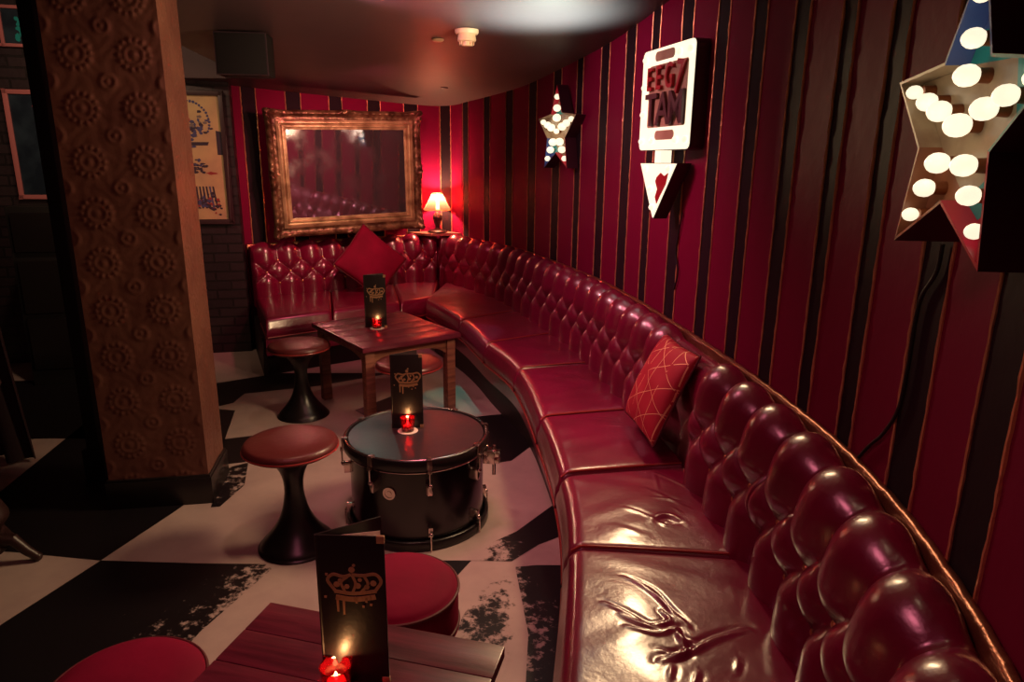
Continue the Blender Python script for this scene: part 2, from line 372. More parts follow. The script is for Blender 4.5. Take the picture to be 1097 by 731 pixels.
# ------------------------------------------------------------------ floor
def floor():
    mb = MB()
    mb.prism([(-6.5, -1.5), (1.2, -1.5), (1.2, 7.2), (-6.5, 7.2)], -0.06, 0.0)
    o = mb.build('floor', M['floor_white'], smooth=0); tag(o, kind='structure')
    floor_patches = [   # outline in photograph pixels taken to the floor, with the wear at each corner
        ([(108, 601), (185, 550), (222, 524), (252, 440), (120, 430), (-40, 560), (-60, 588), (17, 592)], [0, 0, 0, 0, 0, 0, 0, 0]),
        ([(54, 470), (-60, 474), (-60, 410), (180, 405), (150, 450), (120, 471)], [0] * 6),
        ([(238, 503), (266, 496), (262, 520), (236, 543), (226, 544)], [.30, .26, .30, .24, .2]),
        ([(231, 472), (280, 466), (276, 494), (240, 498)], [.0, 0, 0, .1]),
        ([(108, 601), (210, 604), (297, 605), (255, 642), (215, 677), (140, 760), (-120, 760), (4, 668)], [0, .06, .40, .36, .30, .1, 0, 0]),
        ([(505, 601), (520, 585), (553, 570), (604, 533), (640, 560), (577, 584), (548, 602)], [.46, .46, .16, 0, 0, .1, .30]),
        ([(552, 608), (575, 606), (640, 606), (640, 790), (560, 790), (566, 680)], [.34, .08, 0, 0, .2, .36]),
        ([(546, 612), (556, 640), (552, 690), (535, 735), (480, 700), (496, 660), (516, 632)], [.5, .5, .5, .5, .45, .40, .42, .22]),
        ([(508, 447), (548, 443), (580, 470), (548, 494), (527, 497), (512, 476)], [.1, 0, 0, 0, .1, .1]),
        ([(380, 440), (432, 420), (445, 440), (402, 452)], [.15, 0, 0, .1]),  # shadow of the stool by the far table, painted as a black patch
        ([(215, 440), (225, 412), (300, 400), (420, 400), (340, 414), (262, 422), (250, 432)], [0] * 7),
        ([(505, 601), (474, 601), (470, 625), (480, 628)], [.15, .1, .1, .2]),  # small dark triangle left of the tile corner
    ]
    for pl, wear in floor_patches:
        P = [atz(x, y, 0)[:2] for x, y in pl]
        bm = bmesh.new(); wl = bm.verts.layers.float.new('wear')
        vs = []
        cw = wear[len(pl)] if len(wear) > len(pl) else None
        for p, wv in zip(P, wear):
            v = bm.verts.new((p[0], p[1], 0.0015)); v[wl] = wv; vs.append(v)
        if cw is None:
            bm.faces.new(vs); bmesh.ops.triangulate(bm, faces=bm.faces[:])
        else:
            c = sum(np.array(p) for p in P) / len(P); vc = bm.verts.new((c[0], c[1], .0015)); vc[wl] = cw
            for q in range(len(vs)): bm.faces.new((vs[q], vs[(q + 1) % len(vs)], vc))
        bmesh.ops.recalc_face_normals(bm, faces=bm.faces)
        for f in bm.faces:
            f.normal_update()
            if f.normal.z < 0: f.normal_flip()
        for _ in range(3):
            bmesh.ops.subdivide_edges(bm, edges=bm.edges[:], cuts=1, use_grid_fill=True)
        me = bpy.data.meshes.new('tile_or_shadow_patch'); bm.to_mesh(me); bm.free(); me.materials.append(M['floor_black'])
        t = bpy.data.objects.new('tile_or_shadow_patch', me); COL.objects.link(t); t.parent = o
floor()

# ------------------------------------------------------------------ ceiling
def ceiling():
    mb = MB()
    xs = [-1.95, 1.3]; ys = [-1.5, 7.2]
    vs = [(xs[0], ys[0], ceil_z(ys[0])), (xs[1], ys[0], ceil_z(ys[0])), (xs[1], 5.4, ceil_z(5.4)), (xs[1], ys[1], ceil_z(ys[1])), (-2.6, ys[1], ceil_z(ys[1])), (-2.6, 5.35, ceil_z(5.35)), (xs[0], 5.35, ceil_z(5.35))]
    n = len(vs); up = [(x, y, 3.1) for x, y, z in vs]
    mb.add(vs + up, [tuple(range(n)), tuple(range(n, 2 * n))] + [(i, (i + 1) % n, n + (i + 1) % n, n + i) for i in range(n)])
    tag(mb.build('ceiling', M['ceiling'], smooth=0), kind='structure')
    m2 = MB(); m2.box((-4.3, 2.5, 3.0), (4.7, 8.4, 0.1))
    tag(m2.build('ceiling_side', M['matt_black'], smooth=0), kind='structure')
ceiling()

# ------------------------------------------------------------------ striped wall
BLACKS = [((258, 274), 108), ((305.5, 322), 108), ((352, 366), 108), ((393, 407), 108), ((432, 447), 108), ((471, 482.5), 112),
          ((496.4, 502.3), 208), ((518.4, 525), 208), ((541.4, 549), 208), ((565.4, 573.6), 208), ((590.7, 598.9), 208), ((614.6, 621), 208), ((639, 647.5), 208),
          ((664, 673.8), 208), ((690, 698), 206), ((720, 731.5), 200), ((756, 768), 197), ((793, 806), 197), ((834, 849), 197), ((882, 897), 197), ((933, 952), 197), ((985, 1018), 300), ((1073.6, 1118), 300)]
def striped_wall():
    cuts = []
    for (a, b), y in BLACKS:
        sa, sb = WALL.hit(a, y), WALL.hit(b, y)
        if sa is not None and sb is not None and sb > sa: cuts.append((sa, sb))
    last = cuts[-1][1]
    while last + .36 < WALL.L: cuts.append((last + .22, last + .36)); last += .36
    segs = []; cur = 0.0
    for a, b in cuts: segs.append((cur, a, 0)); segs.append((a, b, 1)); cur = b
    segs.append((cur, WALL.L, 0))
    for name, lo, hi in (('wall_back', 0, S_CORNER), ('wall_right', S_CORNER, WALL.L)):
        mb = MB()
        for a, b, mi in segs:
            a, b = max(a, lo), min(b, hi)
            if b - a < 1e-4: continue
            n = max(1, int((b - a) / .05))
            front = [a + (b - a) * k / n for k in range(n + 1)]
            G = [[wpt(s, 0, 0), wpt(s, 0, ceil_z(WALL.at(s)[1]) + .02)] for s in front]; mb.grid(G, mi)
            G2 = [[wpt(s, -.08, 0), wpt(s, -.08, ceil_z(WALL.at(s)[1]) + .02)] for s in front]; mb.grid(G2, mi)
        for a, b in cuts:
            for s in (a, b):
                if lo + .01 < s < hi - .01:
                    z1 = ceil_z(WALL.at(s)[1]); nb = 60
                    mb.tube([wpt(s + random.uniform(-.0016, .0016), .001, .8 + (z1 - .8) * k / nb) for k in range(nb + 1)],
                            [.0042 + random.uniform(-.0012, .0014) for k in range(nb + 1)], 6, 2)
        tag(mb.build(name, [M['wall_red'], M['wall_black'], M['bead']], smooth=50), kind='structure')
striped_wall()

# ------------------------------------------------------------------ brick and dark walls on the left, pillar
BW0 = np.array([-2.185, 5.525]); BW1 = np.array([-6.4, 4.48]); bw_d = (BW0 - BW1) / np.linalg.norm(BW0 - BW1); bw_n = np.array([bw_d[1], -bw_d[0]])
bw_ang = math.atan2(bw_d[1], bw_d[0])
def brick_wall():
    L = np.linalg.norm(BW0 - BW1); mb = MB(); mb.box((-L / 2, .1, 1.5), (L, .2, 3.0))
    o = mb.build('wall_brick', M['brick'], smooth=0); o.location = (BW0[0], BW0[1], 0); o.rotation_euler = (0, 0, bw_ang); tag(o, kind='structure')
    m2 = MB(); m2.box((-6.4, 1.6, 1.5), (.1, 6.2, 3.0)); tag(m2.build('wall_left', M['dark_wall'], smooth=0), kind='structure')
    m3 = MB(); m3.box((-2.6, -1.5, 1.5), (7.7, .1, 3.0)); tag(m3.build('wall_behind', M['dark_wall'], smooth=0), kind='structure')
    m4 = MB(); m4.box((-2.15, 5.68, .10), (.02, .06, .2))
brick_wall()

def pillar():
    PF = np.array([-1.40, 2.90]); fd = np.array([0.415, 0.075]); wdt = .425; fd = fd / np.linalg.norm(fd)
    dep = .30; bd = np.array([-fd[1], fd[0]])
    ang = math.atan2(fd[1], fd[0]); H = ceil_z(2.9) + .02
    o0 = MB()
    def emboss(u, v):
        h = 0.0; pu, pv = .215, .205
        i, j = math.floor(u / pu), math.floor(v / pv)
        cu, cv = (i + .5) * pu, (j + .5) * pv; r = math.hypot(u - cu, v - cv); a = math.atan2(v - cv, u - cu)
        if r < .075:
            h += .004 * math.exp(-(r / .018) ** 2) + .0035 * math.exp(-((r - .035) / .008) ** 2) + .0045 * math.exp(-((r - .056) / .008) ** 2) * (.55 + .45 * math.cos(14 * a))
        cu, cv = round(u / pu) * pu, round(v / pv) * pv; r = math.hypot(u - cu, v - cv)
        if r < .05: h += .004 * math.exp(-(r / .010) ** 2) + .003 * math.exp(-((r - .026) / .007) ** 2)
        h += .0007 * math.sin(u * 70 + 2 * math.sin(v * 40)) * math.sin(v * 70 + 2 * math.sin(u * 40))
        return h
    st = .007
    # local frame: x along the front face (to the right edge = 0), y into depth, z up
    def face(n, fn):
        nz = int(H / st); G = []
        for i in range(n + 1):
            G.append([fn(i / n, (H - .12) * j / nz + .12) for j in range(nz + 1)])
        return G
    nF = int(wdt / st); nS = int(dep / st)
    o0.grid(face(nF, lambda a, z: (-wdt + a * wdt, -emboss(a * wdt + .0, z) * min(1, a * 20, (1 - a) * 20), z)))
    o0.grid(face(nS, lambda a, z: (emboss(a * dep + .05, z) * min(1, a * 20, (1 - a) * 20), a * dep, z)))
    o0.grid([[(-wdt, dep, .12), (-wdt, dep, H)], [(-wdt, 0, .12), (-wdt, 0, H)]]); o0.grid([[(0, dep, .12), (0, dep, H)], [(-wdt, dep, .12), (-wdt, dep, H)]])
    mt = mat('embossed_gold_wallpaper', (0.18, 0.068, 0.052), 0.40, metal=0.3, bump=(40, .2, .004), mottle=(4, (0.24, 0.10, 0.07), .4, .7))
    p = o0.build('wall_pillar', mt, smooth=60); p.location = (PF[0], PF[1], 0); p.rotation_euler = (0, 0, ang); tag(p, kind='structure')
    b = MB(); b.box((-wdt / 2, dep / 2, .065), (wdt + .03, dep + .03, .13)); b.box((-wdt / 2, dep / 2, .135), (wdt + .018, dep + .018, .015))
    b.build('baseboard_pillar', M['black'], p, bevel=.004)
pillar()

# ------------------------------------------------------------------ banquettes
DU = 0.205; V1, V2, V3 = .745, .650, .555; DV = .095
PROF = [(.022, .840), (.036, .864), (.062, .876), (.095, .870), (.122, .850), (.140, .820), (.150, .78), (.157, .73), (.161, .66), (.165, .58), (.169, .50), (.172, .41), (.173, .36)]
PC = Curve2([(t, z) for t, z in catmull(PROF, 6)])
def puff(u, z):
    if z > V1: p = q = u; f = abs(math.sin(PI * p)) * abs(math.sin(PI * q))
    elif z < V3: p, q = u + 1, u - 1; f = abs(math.sin(PI * p)) * abs(math.sin(PI * q))
    else:
        k = (V1 - z) / (2 * DV); p, q = u + k, u - k; f = abs(math.sin(PI * p)) * abs(math.sin(PI * q))
    a = f ** (.46 - .12 * min(1, max(0, (V3 - z) / .05)))
    return a
S_DENT = WALL.nearest((.78, 2.52))
def backrest(s0, s1, parent, nrm_parent=None):
    """tufted strip between two arc lengths; folds meet at whole multiples of DU from s0"""
    ncol = max(1, round((s1 - s0) / DU)); du = (s1 - s0) / ncol
    nu = ncol * 18; npf = 54; G = []
    for i in range(nu + 1):
        s = s0 + (s1 - s0) * i / nu; u = (s - s0) / du; row = []
        P0 = WALL.at(s); N = WALL.nrm(s)
        for j in range(npf + 1):
            l = PC.L * j / npf; t, z = PC.at(l); tt = PC.tan(l); nt_, nz_ = -tt[1], tt[0]
            if nt_ < 0 and z < .8: nt_, nz_ = -nt_, -nz_
            edge = min(1, j / 7) * min(1, (npf - j) / 5 + .3)
            d = (.054 * puff(u, z) - .028) * edge
            dent = .052 * math.exp(-((s - S_DENT) / .20) ** 4) * min(1, j / 6) if z > .5 else .052 * math.exp(-((s - S_DENT) / .20) ** 4) * min(1, max(0, (z - .37) / .05))
            d *= 1 - dent / .075; d -= dent
            t2, z2 = t + nt_ * d, z + nz_ * d
            row.append((P0[0] + N[0] * t2, P0[1] + N[1] * t2, z2))
        G.append(row)
    mb = MB(); mb.grid(G)
    # end caps
    for i in (0, nu):
        s = s0 + (s1 - s0) * i / nu
        back = [wpt(s, .012, z) for (_, _, z) in G[i]]
        mb.grid([G[i], back])
    o = mb.build('backrest', M['leather'], parent, smooth=180)
    bm = MB(); bm.ball((0, 0, 0), .010, 10, (1, 1, .6)); proto = None
    for r, (z, off) in enumerate(((V1, 0), (V2, .5), (V3, 0))):
        for k in range(0 if off else 1, ncol):
            s = s0 + (k + off) * du
            tt = np.interp(-z, [-q[1] for q in PROF[3:]], [q[0] for q in PROF[3:]])
            p = wpt(s, tt - .020 - (.052 * math.exp(-((s - S_DENT) / .20) ** 4)), z); N = WALL.nrm(s)
            if proto is None: proto = bm.build('button', M['button'], parent); b = proto
            else: b = proto.copy(); COL.objects.link(b); b.parent = parent
            b.location = p; b.rotation_euler = (PI / 2, 0, math.atan2(N[1], N[0]) + PI / 2)
    return o

def crease_field(segs):
    S = []
    for pl, amp, sg in segs:
        P = [atz(x, y, .455)[:2] for x, y in pl]
        P = catmull(P, 6); S.append((P, amp, sg))
    def f(x, y):
        h = 0.0
        for P, amp, sg in S:
            A = P[:-1]; B = P[1:]; d = B - A; q = np.array([x, y])
            tt = np.clip(((q - A) * d).sum(1) / (d * d).sum(1), 0, 1)
            pr = A + d * tt[:, None]; ds = np.linalg.norm(q - pr, axis=1); k = ds.argmin(); dm = ds[k]
            if dm > 4 * sg: continue
            run = (k + tt[k]) / len(A); env = math.sin(PI * min(max(run, .04), .96)) ** .5
            side = np.sign(d[k][0] * (q - pr[k])[1] - d[k][1] * (q - pr[k])[0])
            h += amp * env * (math.exp(-(dm / sg) ** 2) - .6 * math.exp(-((dm * side - 1.9 * sg) / sg) ** 2))
        return h
    return f
def c4(*pts): return [(580 + x / 3.428, 560 + y / 3.428) for x, y in pts]
def c3(*pts): return [(560 + x / 3.047, 380 + y / 3.047) for x, y in pts]
CREASE_A = crease_field([(c4((300, 205), (400, 255), (480, 340), (540, 392)), .006, .006), (c4((330, 215), (440, 300), (500, 380)), .004, .005),
                         (c4((225, 298), (320, 345), (400, 388), (470, 372), (440, 335)), .006, .006), (c4((290, 345), (400, 400), (500, 405)), .006, .006),
                         (c4((310, 390), (420, 420), (500, 400)), .005, .006), (c4((440, 520), (540, 490), (640, 440), (760, 402)), .009, .009),
                         (c4((490, 400), (520, 440), (575, 455)), .007, .007), (c4((505, 430), (530, 490), (480, 515)), .006, .007),
                         (c4((430, 480), (500, 500)), .005, .006), (c4((725, 510), (715, 560)), .004, .006), (c4((480, 540), (470, 590)), .004, .006), (c4((575, 560), (560, 610)), .004, .006)])
CREASE_B = crease_field([(c3((430, 383), (490, 410), (545, 437)), .004, .007), (c3((330, 505), (380, 520), (440, 545)), .003, .007), (c3((440, 545), (470, 535), (515, 552)), -.008, .010),
                         (c3((430, 470), (520, 480)), .003, .006), (c3((430, 385), (440, 440)), .002, .006), (c3((440, 545), (470, 560), (515, 552)), .004, .006),
                         (c3((490, 500), (520, 520)), .002, .005), (c3((300, 560), (400, 590)), .0015, .012), (c3((400, 440), (540, 500)), .0015, .009)])
CREASE_C = crease_field([(c3((265, 235), (310, 238), (355, 240)), .004, .006), (c3((200, 205), (300, 215)), .002, .008)])
CREASE_D = crease_field([([(600, 398), (612, 402), (625, 409)], .004, .007), ([(590, 415), (640, 420)], .002, .008)])
CREASE_E = crease_field([([(562, 380), (580, 378), (598, 375)], .003, .007)])

def cushion(front, back, parent, ztop, crease=None, res=.02, R_f=.05, R_s=.028, zb=.305, pipe=True):
    """front, back: arrays of matching plan points (near end to far end)"""
    F, B = Curve2(front), Curve2(back)
    na = max(8, int(max(F.L, B.L) / res)); nb = max(12, int(.6 / res)); G = []
    wid = (F.L + B.L) / 2
    def top(a, b):
        f, k = F.at(a * F.L), B.at(a * B.L); p = f + (k - f) * b; dep = np.linalg.norm(k - f)
        ds = min(a, 1 - a) * (F.L + (B.L - F.L) * b); df = b * dep
        z = ztop + .014 * (math.sin(PI * a) ** .6) * (math.sin(PI * min(b + .02, 1)) ** .6)
        for d, R in ((ds, R_s), (df, R_f)):
            if d < R: z -= R * (1 - math.sqrt(max(0, 1 - (1 - d / R) ** 2)))
        z += .002 * math.sin(p[0] * 23 + 3 * math.sin(p[1] * 11)) * math.sin(p[1] * 19) * min(1, df / .1, ds / .1)
        if crease is not None: z += crease(p[0], p[1])
        return p, z
    # non uniform samples: dense at the rounded edges
    def samples(n, L, R0, R1):
        base = list(np.linspace(0, 1, n + 1))
        for d in (.002, .006, .012, .02, .03, .04):
            if d < R0: base.append(d / L)
            if d < R1: base.append(1 - d / L)
        return sorted(set(round(x, 5) for x in base))
    A = samples(na, wid, R_s, R_s); Bs = samples(nb, .6, R_f, 0)
    for a in A:
        row = []
        f = F.at(a * F.L); k = B.at(a * B.L); n = (f - k) / np.linalg.norm(f - k)
        p, z0 = top(a, 0)
        for q, o in ((zb, .0), (zb + .01, .008), ((zb + z0) / 2, .014), (z0 - .02, .010)):
            row.append((p[0] + n[0] * o, p[1] + n[1] * o, min(q, z0)))
        for b in Bs:
            p, z = top(a, b); row.append((p[0], p[1], z))
        G.append(row)
    mb = MB(); mb.grid(G)
    for row in (G[0], G[-1]):
        mb.grid([row, [(x, y, min(z, zb)) for x, y, z in row]])
    o = mb.build('seat_cushion', M['leather'], parent, smooth=75)
    if pipe:
        pm = MB()
        path = []
        for b in np.linspace(1, .02, 20):
            p, z = top(1 - .010 / wid, b); path.append((p[0], p[1], z + .004))
        pm.tube(path, .0045, 6)
        path = []
        for a in np.linspace(.01, .99, 24):
            p, z = top(a, .0); f = F.at(a * F.L); k = B.at(a * B.L); n = (f - k) / np.linalg.norm(f - k)
            path.append((p[0] + n[0] * .012, p[1] + n[1] * .012, zb + .006))
        pm.tube(path, .005, 6)
        pm.build('piping', M['piping'], o)
    return o
def strip(name, front, off0, z0, z1, m, parent, thick=.03):
    C = Curve2(front); n = max(4, int(C.L / .08)); G = []
    for i in range(n + 1):
        s = C.L * i / n; p = C.at(s); N = C.nrm(s) * 1.0
        a = p - N * off0 * -1; b = a - N * thick
        G.append([(a[0], a[1], z0), (a[0], a[1], z1), (b[0], b[1], z1), (b[0], b[1], z0), (a[0], a[1], z0)])
    mb = MB(); mb.grid(G)
    for g in (G[0], G[-1]): mb.add(g[:4], [(0, 1, 2, 3)])
    return mb.build(name, m, parent, smooth=50)
def top_trim(s0, s1, parent):
    n = int((s1 - s0) / .04); G = []
    for i in range(n + 1):
        s = s0 + (s1 - s0) * i / n; row = []
        for t, z in ((.002, .80), (.002, .872), (.006, .879), (.014, .881), (.022, .877), (.025, .868), (.024, .835)):
            row.append(wpt(s, t, z + .0015 * math.sin(s * 60)))
        G.append(row)
    mb = MB(); mb.grid(G)
    return mb.build('top_trim', M['trim'], parent, smooth=50)

SEAT_B = Curve2([wpt(s, .140, 0)[:2] for s in np.linspace(0, WALL.L, 500)])
# left-hand straight seat against the back wall
def back_banquette():
    root = empty('banquette', (0, 0, 0), 0, 'deep-red buttoned leather banquette under the gilt mirror on the back wall', 'banquette seat')
    fr = [atz(284, 345, .43)[:2], atz(356, 336, .43)[:2], atz(429, 327, .43)[:2]]
    end = np.array([-0.66, 5.66]); F = [*fr, end]
    sb = [.11, SEAT_B.nearest((-1.62, 5.98)), SEAT_B.nearest((-1.12, 6.3)), SEAT_B.nearest((-.72, 6.50))]
    for i in range(3):
        f = np.array([F[i], F[i + 1]]); b = np.array([SEAT_B.at(sb[i] + (sb[i + 1] - sb[i]) * k / 8) for k in range(9)])
        g = .004; d = f[1] - f[0]; d = d / np.linalg.norm(d); f = np.array([f[0] + d * g, f[1] - d * g])
        cushion(f, b, root, .45)
    backrest(.12, S_CORNER - .02, root)
    top_trim(.11, S_CORNER - .02, root)
    strip('apron', F, -.02, .17, .30, M['leather'], root)
    strip('plinth', F, -.10, .0, .17, M['black_panel'], root)
    # end panel
    mb = MB(); a = np.array(F[0]); b = SEAT_B.at(sb[0]); d = (b - a) / np.linalg.norm(b - a); n = np.array([-d[1], d[0]])
    a2 = a + d * .05
    mb.add([(a2[0], a2[1], 0), (b[0], b[1], 0), (b[0], b[1], .3), (a2[0], a2[1], .3), (a2[0] + n[0] * .03, a2[1] + n[1] * .03, 0), (b[0] + n[0] * .03, b[1] + n[1] * .03, 0), (b[0] + n[0] * .03, b[1] + n[1] * .03, .3), (a2[0] + n[0] * .03, a2[1] + n[1] * .03, .3)],
           [(0, 1, 2, 3), (7, 6, 5, 4), (0, 4, 5, 1), (1, 5, 6, 2), (2, 6, 7, 3), (3, 7, 4, 0)])
    mb.build('end_panel', M['black_panel'], root)
    tb = MB(); tb.tube([(a[0] - d[0] * .0, a[1], .31), *[(a[0] + d[0] * k * .1, a[1] + d[1] * k * .1, .31) for k in range(1, 6)]], .006); tb.build('piping', M['piping'], root)
back_banquette()

def curved_banquette():
    root = empty('banquette', (0, 0, 0), 0, 'long curved deep-red buttoned leather banquette along the striped right wall', 'banquette seat')
    seams = [((456, 324), (497, 305)), ((492, 345), (561, 332)), ((520, 370), (606, 355)), ((553, 398), (645, 388)), ((578, 450), (700, 437)), ((599, 513), (756, 496)), ((608, 591), (814, 598))]
    Fp = [atz(*a, .43)[:2] for a, b in seams] + [np.array([.095, 1.18]), np.array([.06, .92]), np.array([-.0, .50])]
    Fc = Curve2(catmull(Fp, 20)); fs = [Fc.s[min(20 * k, len(Fc.s) - 1)] for k in range(len(seams))] + [Fc.s[20 * 8], Fc.L]
    bs = []
    for (a, b) in seams: bs.append(SEAT_B.nearest(atz(*b, .45)[:2]))
    bs[0] = SEAT_B.nearest((-.66, 6.46))
    bs += [SEAT_B.nearest((.62, .86)), SEAT_B.nearest((.45, .42))]
    cr = {1: None, 2: CREASE_E, 3: CREASE_D, 4: CREASE_C, 5: CREASE_B, 6: CREASE_A}
    for i in range(len(fs) - 1):
        n = 14
        f = np.array([Fc.at(fs[i] + .004 + (fs[i + 1] - fs[i] - .008) * k / n) for k in range(n + 1)])
        b = np.array([SEAT_B.at(bs[i] + .004 + (bs[i + 1] - bs[i] - .008) * k / n) for k in range(n + 1)])
        cushion(f, b, root, .45 - (.004 if i % 2 else 0), cr.get(i), {6: .0055, 5: .007, 4: .010}.get(i, .018), pipe=True)
    sA = WALL.nearest((.84, 1.71))
    backrest(S_CORNER + .02, sA - .004, root); backrest(sA + .004, WALL.nearest((.5, .25)), root)
    top_trim(S_CORNER + .02, WALL.nearest((.5, .25)), root)
    FF = Fc.p[::4]
    strip('apron', FF, -.012, .20, .30, M['leather'], root)
    strip('plinth', FF, -.07, .0, .20, M['black_panel'], root)
curved_banquette()

# ------------------------------------------------------------------ cushions on the seats
def pillow(name, M4, size, thick, mats, label, n=30, back=1.0):
    mb = MB(); top, bot = [], []
    for i in range(n + 1):
        ra, rb = [], []
        for j in range(n + 1):
            u, v = -1 + 2 * i / n, -1 + 2 * j / n
            pin = 1 - .10 * (1 - u * u) * v * v * 0 
            x = u * size / 2 * (1 - .07 * (1 - v * v) * 0 - .06 * (1 - abs(v)) * abs(u) ** 3); y = v * size / 2 * (1 - .06 * (1 - abs(u)) * abs(v) ** 3)
            h = thick / 2 * (max(0, (1 - u ** 2) * (1 - v ** 2))) ** .42
            wr = .004 * math.sin(7 * u + 4 * v) * math.sin(5 * v - 3 * u + 1) * (1 - u * u) * (1 - v * v)
            ra.append((x, y, h + wr)); rb.append((x, y, -h * back))
        top.append(ra); bot.append(rb)
    mb.grid(top); mb.grid(bot)
    o = mb.build(name, mats, smooth=180); o.matrix_world = M4; tag(o, label, 'cushion')
    edge = [(top[i][0]) for i in range(n + 1)] + [top[n][j] for j in range(n + 1)] + [top[i][n] for i in range(n, -1, -1)] + [top[0][j] for j in range(n, -1, -1)]
    pm = MB(); pm.tube(edge, .004, 6); pm.build('piping', M['velvet_side'], o)
    return o
def basis(c, x, y):
    x = Vector(x).normalized(); y = Vector(y); y = (y - x * x.dot(y)).normalized(); z = x.cross(y)
    return Matrix(((x[0], y[0], z[0], c[0]), (x[1], y[1], z[1], c[1]), (x[2], y[2], z[2], c[2]), (0, 0, 0, 1)))
# velvet one standing on its corner against the back wall
sv = WALL.nearest((-1.47, 6.225)); tv = WALL.tan(sv); nv = WALL.nrm(sv)
cb = Vector(wpt(sv, .43, .715)); upv = Vector((-nv[0] * .38, -nv[1] * .38, .92)).normalized(); tx = Vector((tv[0], tv[1], 0))
pillow('cushion', basis(cb, (tx + upv) / 1.414, (upv - tx) / 1.414), .48, .14, M['velvet'], 'plain crimson velvet cushion standing on its corner below the gilt mirror')
PIL_C = Vector((.592, 2.585, .695))
pillow('cushion', basis(PIL_C, Vector((.11, -.99, .01)), Vector((.41, .05, .91))), .383, .13, M['pillow_gold'], 'red cushion patterned with thin gold lines leaning on the curved backrest', back=.35)

# ------------------------------------------------------------------ stools
def tulip_stool(loc, label):
    r = empty('tulip_stool', loc, 0, label, 'stool', 'tulip stools')
    p = MB(); prof = [(0, 0), (.148, 0), (.150, .012), (.140, .028), (.118, .052), (.085, .095), (.058, .15), (.043, .21), (.038, .26), (.043, .31), (.060, .355), (.085, .39), (.11, .412), (.115, .42), (0, .42)]
    p.lathe([tuple(q) for q in catmull(prof, 4)], seg=48); p.build('pedestal', M['black'], r, smooth=60)
    s = MB(); s.lathe([tuple(q) for q in catmull([(0, .418), (.14, .418), (.172, .424), (.186, .440), (.183, .456), (.165, .468), (.10, .477), (0, .480)], 5)], seg=56)
    c = s.build('seat', M['leather_dark'], r, smooth=80)
    t = MB(); t.lathe([(.186 + .004 * math.cos(a), .438 + .004 * math.sin(a)) for a in np.linspace(0, 2 * PI, 9)], seg=56); t.build('piping', M['piping'], c)
    return r
sp = atz(316, 587, 0)
st1 = tulip_stool((-0.885, 2.545, 0), 'black tulip stool with round brown leather seat left of the drum')
st2 = copy_tree(st1); q = atz(325, 365, .475); st2.location = (q[0] - .02, q[1] - .03, 0); st2['label'] = 'black tulip stool at the left corner of the far wooden table'
st3 = copy_tree(st1); q = atz(438, 385, .475); st3.location = (q[0], q[1], 0); st3['label'] = 'tulip stool half hidden behind the menu between drum and far table'

def pouf(loc, label, rr=.165, hh=.44):
    r = empty('velvet_stool', loc, 0, label, 'stool', 'round red velvet stools')
    s = MB(); s.lathe([tuple(q) for q in catmull([(0, .30), (rr - .012, .30), (rr, .31), (rr, hh - .035), (rr - .006, hh - .018), (rr - .025, hh - .004), (rr * .6, hh + .006), (0, hh + .010)], 5)], seg=56)
    c = s.build('seat', M['velvet'], r, smooth=80)
    for z in (.312, hh - .024):
        t = MB(); t.lathe([(rr + .001 + .0045 * math.cos(a), z + .0045 * math.sin(a)) for a in np.linspace(0, 2 * PI, 9)], seg=56); t.build('piping', M['velvet_side'], c)
    for k in range(4):
        a = PI / 4 + k * PI / 2; L = MB()
        L.tube([((rr - .03) * math.cos(a), (rr - .03) * math.sin(a), .30), ((rr - .005) * math.cos(a), (rr - .005) * math.sin(a), 0)], [.018, .012], 10); L.build('leg', M['black'], r)
    return r
q = atz(426, 621, .44); p1 = pouf((q[0], q[1], 0), 'round crimson velvet stool between the near table and the banquette')
q = atz(133, 728, .44); p2 = copy_tree(p1); p2.location = (q[0], q[1], 0); p2['label'] = 'round crimson velvet stool left of the near table in the foreground'

# ------------------------------------------------------------------ tables
def wood_table(name, loc, rz, lx, ly, H, label, thick=.03, over=.03):
    r = empty(name, loc, rz, label, 'table')
    t = MB(); n = 5
    for k in range(n):
        w_ = ly / n; t.box((0, -ly / 2 + w_ * (k + .5), H - thick / 2), (lx, w_ - .0012, thick))
    t.build('tabletop', M['table_wood'], r, bevel=.003)
    for sx in (-1, 1):
        for sy in (-1, 1):
            L = MB(); L.box((sx * (lx / 2 - .055), sy * (ly / 2 - .055), (H - thick) / 2), (.058, .058, H - thick)); L.build('leg', M['leg_wood'], r, bevel=.004)
    for s in (-1, 1):
        a = MB(); npt = 14; poly = []
        half = lx / 2 - .085
        poly = [(-half, H - thick)] + [(half, H - thick)] + [(half - 2 * half * k / npt, H - thick - .045 - .05 * (2 * k / npt - 1) ** 4) for k in range(npt + 1)]
        a.prism(poly, s * (ly / 2 - .055) - .011, s * (ly / 2 - .055) + .011, lambda x, y, z: (x, z, y)); a.build('apron', M['leg_wood'], r)
        half = ly / 2 - .085; a = MB()
        poly = [(-half, H - thick)] + [(half, H - thick)] + [(half - 2 * half * k / npt, H - thick - .045 - .05 * (2 * k / npt - 1) ** 4) for k in range(npt + 1)]
        a.prism(poly, s * (lx / 2 - .055) - .011, s * (lx / 2 - .055) + .011, lambda x, y, z: (z, x, y)); a.build('apron', M['leg_wood'], r)
    return r
TH = .52
cs = [atz(x, y, TH)[:2] for x, y in ((343.5, 346), (377, 374), (476, 360), (446, 331))]
ctr = sum(cs) / 4; e1 = ((cs[2] - cs[1]) + (cs[3] - cs[0])) / 2; e2 = ((cs[0] - cs[1]) + (cs[3] - cs[2])) / 2
TB = wood_table('side_table', (ctr[0], ctr[1], 0), math.atan2(e1[1], e1[0]), np.linalg.norm(e1), np.linalg.norm(e2), TH, 'square dark wooden table in front of the banquette corner')
NH = .50
